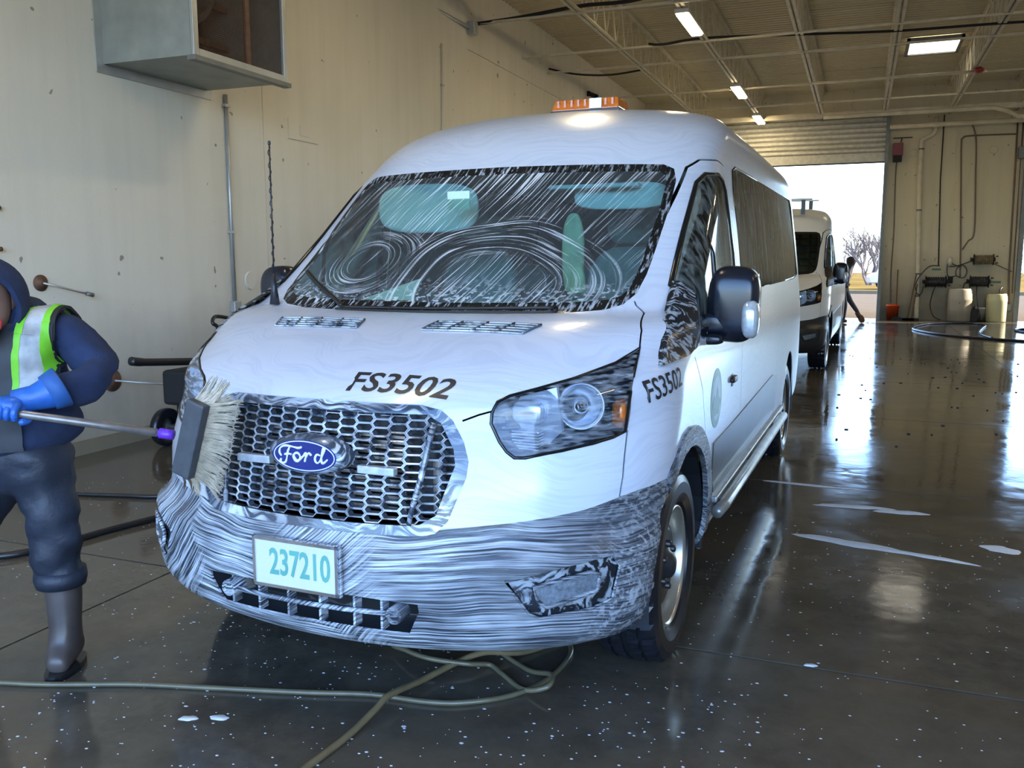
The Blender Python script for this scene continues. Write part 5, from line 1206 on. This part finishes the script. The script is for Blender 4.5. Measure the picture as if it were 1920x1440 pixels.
# body (continuous, under the clothes)
bv = [pw(0, 0, .90), pw(0, .01, 1.05), pw(0, .03, 1.20), pw(-.02, .06, 1.31), pw(-.01, .09, 1.30), pw(-.01, .11, 1.34), pw(-.01, .11, 1.38),
      pw(.17, .0, 1.24), pw(.315, .02, 1.08), pw(.255, .20, 1.05), pw(-.19, .04, 1.24), pw(-.30, .10, 1.04), pw(-.12, .28, 1.03),
      pw(.10, 0, .84), pw(.12, .03, .48), pw(.13, -.01, .10), pw(-.10, 0, .84), pw(-.15, .10, .48), pw(-.22, .02, .10)]
be_ = [(0, 1), (1, 2), (2, 3), (3, 4), (4, 5), (5, 6), (2, 7), (7, 8), (8, 9), (2, 10), (10, 11), (11, 12), (0, 13), (13, 14), (14, 15), (0, 16), (16, 17), (17, 18)]
br_ = [(.11, .09), (.12, .09), (.12, .08), .05, .045, .080, .075, .045, .035, .030, .045, .035, .030, .07, .04, .03, .07, .04, .03]
body_o = skin_mesh('body', bv, be_, br_, M['skin'], pe)
# head details
hc = pw(-.008, .13, 1.335); fdir = (TX*.80 + LX*.50 + Vector((0, 0, -.22))).normalized()
fm = MB(); blob(fm, hc + fdir*.015, (.078, .090, .105), (2.2, 2.2), (20, 14)); fm.build('face', M['skin'], pe, True)
nz = MB(); blob(nz, hc + fdir*.108, (.014, .02, .022), (2, 2), (10, 8)); sdir = fdir.cross(Vector((0, 0, 1))).normalized(); udir = sdir.cross(fdir)
nz.build('nose', M['skin'], pe, True)
for s in (1, -1):
    ey = MB(); blob(ey, hc + fdir*.092 + sdir*.032*s + udir*.022, (.012, .012, .009), (2, 2), (10, 8)); ey.build('eye', V['white'], pe, True)
    ey = MB(); blob(ey, hc + fdir*.102 + sdir*.032*s + udir*.021, (.005, .005, .006), (2, 2), (8, 6)); ey.build('pupil', M['hair'], pe, True)
    ey = MB(); ey.tube([hc + fdir*.098 + sdir*(.018*s) + udir*.040, hc + fdir*.096 + sdir*(.034*s) + udir*.045, hc + fdir*.086 + sdir*(.050*s) + udir*.038], .004, 6); ey.build('eyebrow', M['hair'], pe, True)
    ey = MB(); blob(ey, hc + sdir*.082*s, (.015, .02, .03), (2, 2), (10, 8)); ey.build('ear', M['skin'], pe, True)
mo = MB(); mo.tube([hc + fdir*.094 - udir*.045 + sdir*a for a in (-.025, 0, .025)], .006, 6); mo.build('mouth', M['bandana'], pe, True)
# jacket with sleeves
jv = [pw(.01, .0, .78), pw(.015, .01, .95), pw(.01, .02, 1.12), pw(0, .02, 1.21), pw(-.02, .03, 1.255), pw(.175, -.01, 1.225), pw(.26, -.02, 1.15), pw(.325, .01, 1.075), pw(.295, .11, 1.05), pw(.245, .20, 1.045),
      pw(-.19, .03, 1.22), pw(-.27, .06, 1.12), pw(-.32, .10, 1.03), pw(-.22, .20, 1.02), pw(-.13, .27, 1.02)]
jr = [(.225, .175), (.225, .175), (.205, .160), (.175, .135), (.085, .075), .095, .088, .075, .068, .060, .095, .088, .075, .068, .060]
skin_mesh('jacket', jv, [(0, 1), (1, 2), (2, 3), (3, 4), (3, 5), (5, 6), (6, 7), (7, 8), (8, 9), (3, 10), (10, 11), (11, 12), (12, 13), (13, 14)], jr, M['navy'], pe)
jk = [o for o in pe.children if o.name.startswith('jacket')][0]
def folds(o, amp, scale, seed=0):
    from mathutils import noise as mn
    me = o.data; ns = [v.normal.copy() for v in me.vertices]
    for v, n in zip(me.vertices, ns):
        p = Vector((v.co.x*scale, v.co.y*scale, v.co.z*scale*1.7 + seed)); v.co += n*amp*(mn.noise(p) + .45*mn.noise(p*2.3))
sb_ = bmesh.new(); sb_.from_mesh(jk.data); bmesh.ops.subdivide_edges(sb_, edges=sb_.edges, cuts=1, use_grid_fill=True, smooth=1); sb_.to_mesh(jk.data); sb_.free()
for p in jk.data.polygons: p.use_smooth = True
folds(jk, .020, 7)
# hood: open shell round the head
hm = MB(); blob(hm, (0, 0, 0), (.122, .122, .132), (2.2, 2.2), (28, 20)); me = hm.mesh('hood'); bmh = bmesh.new(); bmh.from_mesh(me)
bmesh.ops.bisect_plane(bmh, geom=list(bmh.verts)+list(bmh.edges)+list(bmh.faces), plane_co=fdir*.078, plane_no=fdir, clear_outer=True)
bmesh.ops.bisect_plane(bmh, geom=list(bmh.verts)+list(bmh.edges)+list(bmh.faces), plane_co=(0, 0, -.105), plane_no=(0, 0, -1), clear_outer=True)
for v in bmh.verts: v.co += hc - fdir*.025
bmh.to_mesh(me); bmh.free(); shell(link('hood', me, pe, M['navy'], True), .02, 1)
cb = MB(); cb.tube(smooth_path([pw(.09, .02, 1.285), pw(.05, .06, 1.285), pw(-.03, .08, 1.27), pw(-.12, .07, 1.28), pw(-.14, -.03, 1.30), pw(-.02, -.08, 1.31), pw(.07, -.05, 1.30), pw(.09, .02, 1.285)], 4), .045, 10); cb.build('hood', M['navy'], pe, True)
# bib, vest strips laid on the jacket
dg = bpy.context.evaluated_depsgraph_get(); JT = BVHTree.FromPolygons([v.co.copy() for v in jk.data.vertices], [tuple(p.vertices) for p in jk.data.polygons])
def patch(name, path, w0, w1, mat, off=.012, nu=6):
    """ribbon following (l,z) path, laid on the front of the jacket"""
    P = smooth_path([(a, 0, b) for a, b in path], 6); vs = []; m = len(P)
    for i, p in enumerate(P):
        d = (P[min(i+1, m-1)]-P[max(i-1, 0)]).normalized(); n = Vector((-d.z, 0, d.x))
        for k in range(nu+1):
            qq = p + n*(w0 + (w1-w0)*k/nu); q3 = pw(qq.x, .6, qq.z); h = JT.ray_cast(q3, -TX)
            base = h[0] if h[0] is not None else pw(qq.x, .02, qq.z); vs.append(base + TX*off)
    o = MB().add(vs, [(i*(nu+1)+k, i*(nu+1)+k+1, (i+1)*(nu+1)+k+1, (i+1)*(nu+1)+k) for i in range(m-1) for k in range(nu)]).build(name, mat, pe, True); shell(o, .010, 1); return o
patch('overall_bib', [(-.03, .84), (-.03, 1.0), (-.03, 1.14), (-.03, 1.26)], -.13, .15, M['bib'], .006, 8)
vp_ = [(.130, .98), (.130, 1.08), (.133, 1.15), (.138, 1.215), (.142, 1.27)]
patch('vest_tape', vp_, -.027, .027, M['refl'], .020); patch('vest_edge', vp_, .025, .044, M['lime'], .022, 3); patch('vest_edge', vp_, -.047, -.025, M['lime'], .022, 3); patch('vest_edge', vp_, -.058, -.045, M['blackm'], .020, 2)
def over(name, l0, l1, w0, w1, mat, off, a0=25, a1=170, n=22, nu=4):
    # ribbon carried over the shoulder, found by rays towards the upper chest
    vs = []
    for i in range(n+1):
        a = math.radians(a0 + (a1-a0)*i/n); lc = l0 + (l1-l0)*min(1, i/n*1.6)
        for k in range(nu+1):
            l = lc + w0 + (w1-w0)*k/nu; ax = pw(l, .0, 1.17); d = TX*math.cos(a) + Vector((0, 0, math.sin(a))); h = JT.ray_cast(ax + d*.6, -d)
            vs.append((h[0] if h[0] is not None else ax + d*.12) + d*off)
    o = MB().add(vs, [(i*(nu+1)+k, i*(nu+1)+k+1, (i+1)*(nu+1)+k+1, (i+1)*(nu+1)+k) for i in range(n) for k in range(nu)]).build(name, mat, pe, True); shell(o, .010, 1)
over('vest_tape', .142, .145, -.027, .027, M['refl'], .020); over('vest_edge', .142, .145, .025, .044, M['lime'], .022, nu=2); over('vest_edge', .142, .145, -.047, -.025, M['lime'], .022, nu=2); over('vest_edge', .142, .145, .042, .060, M['blackm'], .020, nu=2)
patch('vest_edge', [(-.22, 1.04), (-.23, 1.14), (-.21, 1.24)], -.03, .03, M['lime'], .02, 3)
# bandana
bd_ = MB(); c0 = hc + fdir*.075 - udir*.02
vs = [pw(.078, .15, 1.305), pw(.015, .235, 1.300), pw(-.08, .18, 1.31), pw(.088, .195, 1.24), pw(.045, .225, 1.185), pw(-.04, .20, 1.23)]
bd_.add(vs, [(0, 1, 4, 3), (1, 2, 5, 4)]); bo = bd_.build('bandana', M['bandana'], pe, True); sbs = bo.modifiers.new('s', 'SUBSURF'); sbs.levels = 2; sbs.render_levels = 2; shell(bo, .006)
# trousers
tv = [pw(.01, .0, .92), pw(.01, .0, .82), pw(.105, .005, .70), pw(.112, .03, .55), pw(.112, .01, .42), pw(.115, -.01, .31), pw(-.10, .01, .72), pw(-.15, .08, .55), pw(-.19, .05, .42), pw(-.22, .02, .33)]
skin_mesh('trousers', tv, [(0, 1), (1, 2), (2, 3), (3, 4), (4, 5), (1, 6), (6, 7), (7, 8), (8, 9)], [(.205, .15), (.20, .15), (.118, .120), (.092, .098), (.082, .086), (.088, .09), (.118, .120), (.092, .098), (.082, .086), (.088, .09)], M['trous'], pe)
tr_ = [o for o in pe.children if o.name.startswith('trousers')][0]
sb_ = bmesh.new(); sb_.from_mesh(tr_.data); bmesh.ops.subdivide_edges(sb_, edges=sb_.edges, cuts=1, use_grid_fill=True, smooth=1); sb_.to_mesh(tr_.data); sb_.free()
for p in tr_.data.polygons: p.use_smooth = True
folds(tr_, .022, 7, 5)
for q_ in (((.118, .0),), ((-.215, .02),)):
    l, t_ = q_[0]; cf = MB(); cf.tube([pw(l, t_, .315), pw(l, t_, .345), pw(l, t_, .375)], [.083, .090, .086], 20); cf.build('trouser_cuff', M['trous'], pe, True)
    tl = .035 if l < 0 else 0
    bv = [pw(l+tl, t_-.01+tl, .44), pw(l+tl*.3, t_-.01+tl*.3, .25), pw(l+.003, t_, .13), pw(l+.005, t_-.005, .062), pw(l+.012, t_+.07, .052), pw(l+.016, t_+.11, .042), pw(l+.003, t_-.05, .045)]
    skin_mesh('boot', bv, [(0, 1), (1, 2), (2, 3), (3, 4), (4, 5), (3, 6)], [.070, .066, .058, (.054, .052), (.050, .050), (.046, .038), .046], M['boot'], pe)
    so = MB(); n = 20
    out = [(l + .008 + .052*math.cos(2*PI*k/n), t_ + .025 + .115*math.sin(2*PI*k/n)) for k in range(n)]
    so.prism(out, .0, .024, lambda u, v, z: pw(u, v, z)); so.build('boot_sole', M['black'], pe)
# gloves gripping the pole
bwv = v2 = None
def vanw(x, y, z):
    c_, s_ = math.cos(TH), math.sin(TH); return Vector((-1.556 + c_*x + s_*y, 3.156 - s_*x + c_*y, z))
HEAD = vanw(-.405, -.985, .918); p0w = Vector((PX, PY, 0)) + pw(.176, .285, .990)
pole_d = (HEAD - p0w).normalized(); tail = p0w - pole_d*.62
def glove(hand, wrist, elbow_side, label=None):
    """hand: world point on the pole; wrist: world point"""
    loc = Vector((PX, PY, 0)); h = hand - loc; w = wrist - loc; ax = pole_d; up = (w - h); up = (up - ax*up.dot(ax)).normalized(); side = ax.cross(up)
    g = empty('glove', (0, 0, 0), 0, pe)
    palm0 = h + up*.030
    a = MB()
    a.tube([w + (w-h).normalized()*.03, w, w*.6+palm0*.4, palm0 + up*.012], [.062, .052, .042, .040], 16); blob(a, palm0 - ax*.0, (.050, .050, .034), (2.6, 2.4), (16, 12))
    a.build('palm', M['glove'], g, True)
    for k, ln in enumerate((.92, 1.0, .95, .80)):
        off = ax*(.034 - .0225*k); R_ = .030*1.0
        pts = [palm0 + off + side*.022 + up*.006]
        for ang in (.45, 1.25, 2.1, 2.9): 
            r = .027; pts.append(h + off + (side*math.sin(ang) + up*math.cos(ang))*r*(1.0 if ang < 2.5 else ln))
        f = MB(); f.tube(smooth_path(pts, 3), .0118, 8); blob(f, pts[-1], (.0118, .0118, .0118), (2, 2), (8, 6)); f.build('finger', M['glove'], g, True)
    th = [palm0 - side*.02 + ax*.030, h + ax*.050 - side*.022 + up*.018, h + ax*.058 - side*.024 - up*.004, h + ax*.052 - side*.012 - up*.022]
    f = MB(); f.tube(smooth_path(th, 3), [.0155]*4+[.0135]*3+[.012]*3, 8); blob(f, th[-1], (.012, .012, .012), (2, 2), (8, 6)); f.build('thumb', M['glove'], g, True)
    cf = MB(); wd = (w-h).normalized(); cf.tube([w + wd*.0, w + wd*.045, w + wd*.05], [.060, .070, .066], 18); cf.build('glove_cuff', M['cuff'], g, True)
glove(p0w - pole_d*.035, Vector((PX, PY, 0)) + pw(.235, .215, 1.045), 1)
glove(p0w - pole_d*.38, Vector((PX, PY, 0)) + pw(-.13, .27, 1.03), -1)
# ------------------------------------------------------------ wash brush
wb = empty('wash_brush', tuple(HEAD)); tag(wb, 'long handled wash brush with black block and pale wet bristles pressed on the grille', 'brush')
O = HEAD.copy()
q = MB(); q.tube([tail - O, -pole_d*.085], .0135, 12); q.build('pole', plain('worn_metal_pole', (.30, .27, .25), .35, .5, .25, 20), wb, True)
MB().tube([-pole_d*.075, -pole_d*.03], .0165, 14).build('collar', M['purple'], wb, True)
# block frame axes: long axis tilted in the nose plane
la = (vanw(-.325, -.985, 1.035) - vanw(-.405, -.985, .793)).normalized(); nx = vanw(0, 1, 0) - vanw(0, 0, 0); sx_ = la.cross(nx).normalized()
B0 = vanw(-.365, -.990, .914) - O
def bl(a, b, c): return B0 + sx_*a + nx*b + la*c
if (sx_.x) < 0: sx_ = -sx_
MB().prism([(-.036, -.127), (.036, -.127), (.036, .127), (-.036, .127)], -.022, .012, lambda u, v, t: bl(u, t, v)).build('brush_block', plain('charcoal_brush_block', (.07, .075, .085), .45, 0, .25, 30), wb, bevel=.006)
M['bris'] = plain('wet_pale_bristles', (.66, .56, .42), .7, 0, .35, 30); M['bris2'] = plain('brown_bristles', (.24, .18, .11), .7, 0, .35, 30)
rnd = random.Random(11)
def tuft(a, c, da, dc, mat_mb, L=.10, depth=.055, r=.0022):
    for k in range(9):
        p = bl(a + rnd.uniform(-.008, .008), .012, c + rnd.uniform(-.006, .006)); u = rnd.uniform(.75, 1.15)
        e1 = bl(a + da*L*.5*u, .012 + depth*.55, c + dc*L*.5*u) + Vector((rnd.uniform(-.004, .004), 0, rnd.uniform(-.004, .004)))
        e2 = bl(a + da*L*u, .012 + depth*rnd.uniform(.7, 1.0), c + dc*L*u + rnd.uniform(-.012, .012))
        mat_mb.tube([p, e1, e2], [r, r*.9, r*.4], 4, caps=False)
t1 = MB(); t2 = MB()
for k in range(34):
    c = -.125 + .25*k/33; fan = (c/.125)*.45
    tuft(.030, c, .85, fan-.1+rnd.uniform(-.12, .12), t1, .085, .06); tuft(.012, c, .6, fan, t1, .08, .07)
for k in range(10):
    a = -.03 + .06*k/9; tuft(a, .118, rnd.uniform(.1, .45), 1.0, t1, .075, .05); tuft(a, -.118, rnd.uniform(-.25, .3), -1.0, t2 if a < .0 else t1, .075, .05)
for k in range(24): tuft(-.02+rnd.uniform(0, .04), -.11+.22*k/23, rnd.uniform(-.1, .3), 0, t2, .03, .075)
tag(t1.build('bristles', M['bris'], wb), kind='stuff'); tag(t2.build('bristles', M['bris2'], wb), kind='stuff')
# ------------------------------------------------------------ far walker seen past the cargo van
pf = empty('person', (-.36, 22.6, 0)); tag(pf, 'person in dark clothes striding past the far doorway, half hidden behind the cargo van', 'person')
fv = [(0, 0, .82), (.02, 0, 1.0), (.06, 0, 1.20), (.09, 0, 1.30), (.12, 0, 1.40), (.125, 0, 1.47), (.06, .16, 1.18), (.0, .20, .98), (.14, .18, .88), (.06, -.16, 1.18), (-.04, -.2, .98), (.10, -.2, .84),
      (.03, .09, .78), (.16, .09, .52), (.34, .09, .26), (.40, .09, .10), (-.02, -.09, .78), (.05, -.09, .42), (.03, -.09, .07), (-.08, -.09, .04)]
fe = [(0, 1), (1, 2), (2, 3), (3, 4), (4, 5), (2, 6), (6, 7), (7, 8), (2, 9), (9, 10), (10, 11), (0, 12), (12, 13), (13, 14), (14, 15), (0, 16), (16, 17), (17, 18), (18, 19)]
frr = [(.14, .12), (.14, .13), (.14, .14), .06, .085, .09, .07, .055, .04, .07, .055, .04, .09, .065, .05, .04, .09, .065, .045, .04]
skin_mesh('body', fv, fe, frr, M['trous'], pf)
hb = MB(); blob(hb, (.125, 0, 1.47), (.095, .09, .11), (2.2, 2.2)); hb.build('hood', M['blackm'], pf, True)
hb = MB(); hb.tube([(.32, .09, .26), (.39, .09, .14)], .055, 10); blob(hb, (.43, .09, .10), (.07, .045, .10), (2.5, 2.5), M=Matrix.Rotation(-.5, 3, 'Y')); hb.build('boot', M['rust'], pf, True)
hb = MB(); blob(hb, (-.01, -.09, .05), (.13, .05, .05), (2.5, 2.5)); hb.build('boot', M['rust'], pf, True)
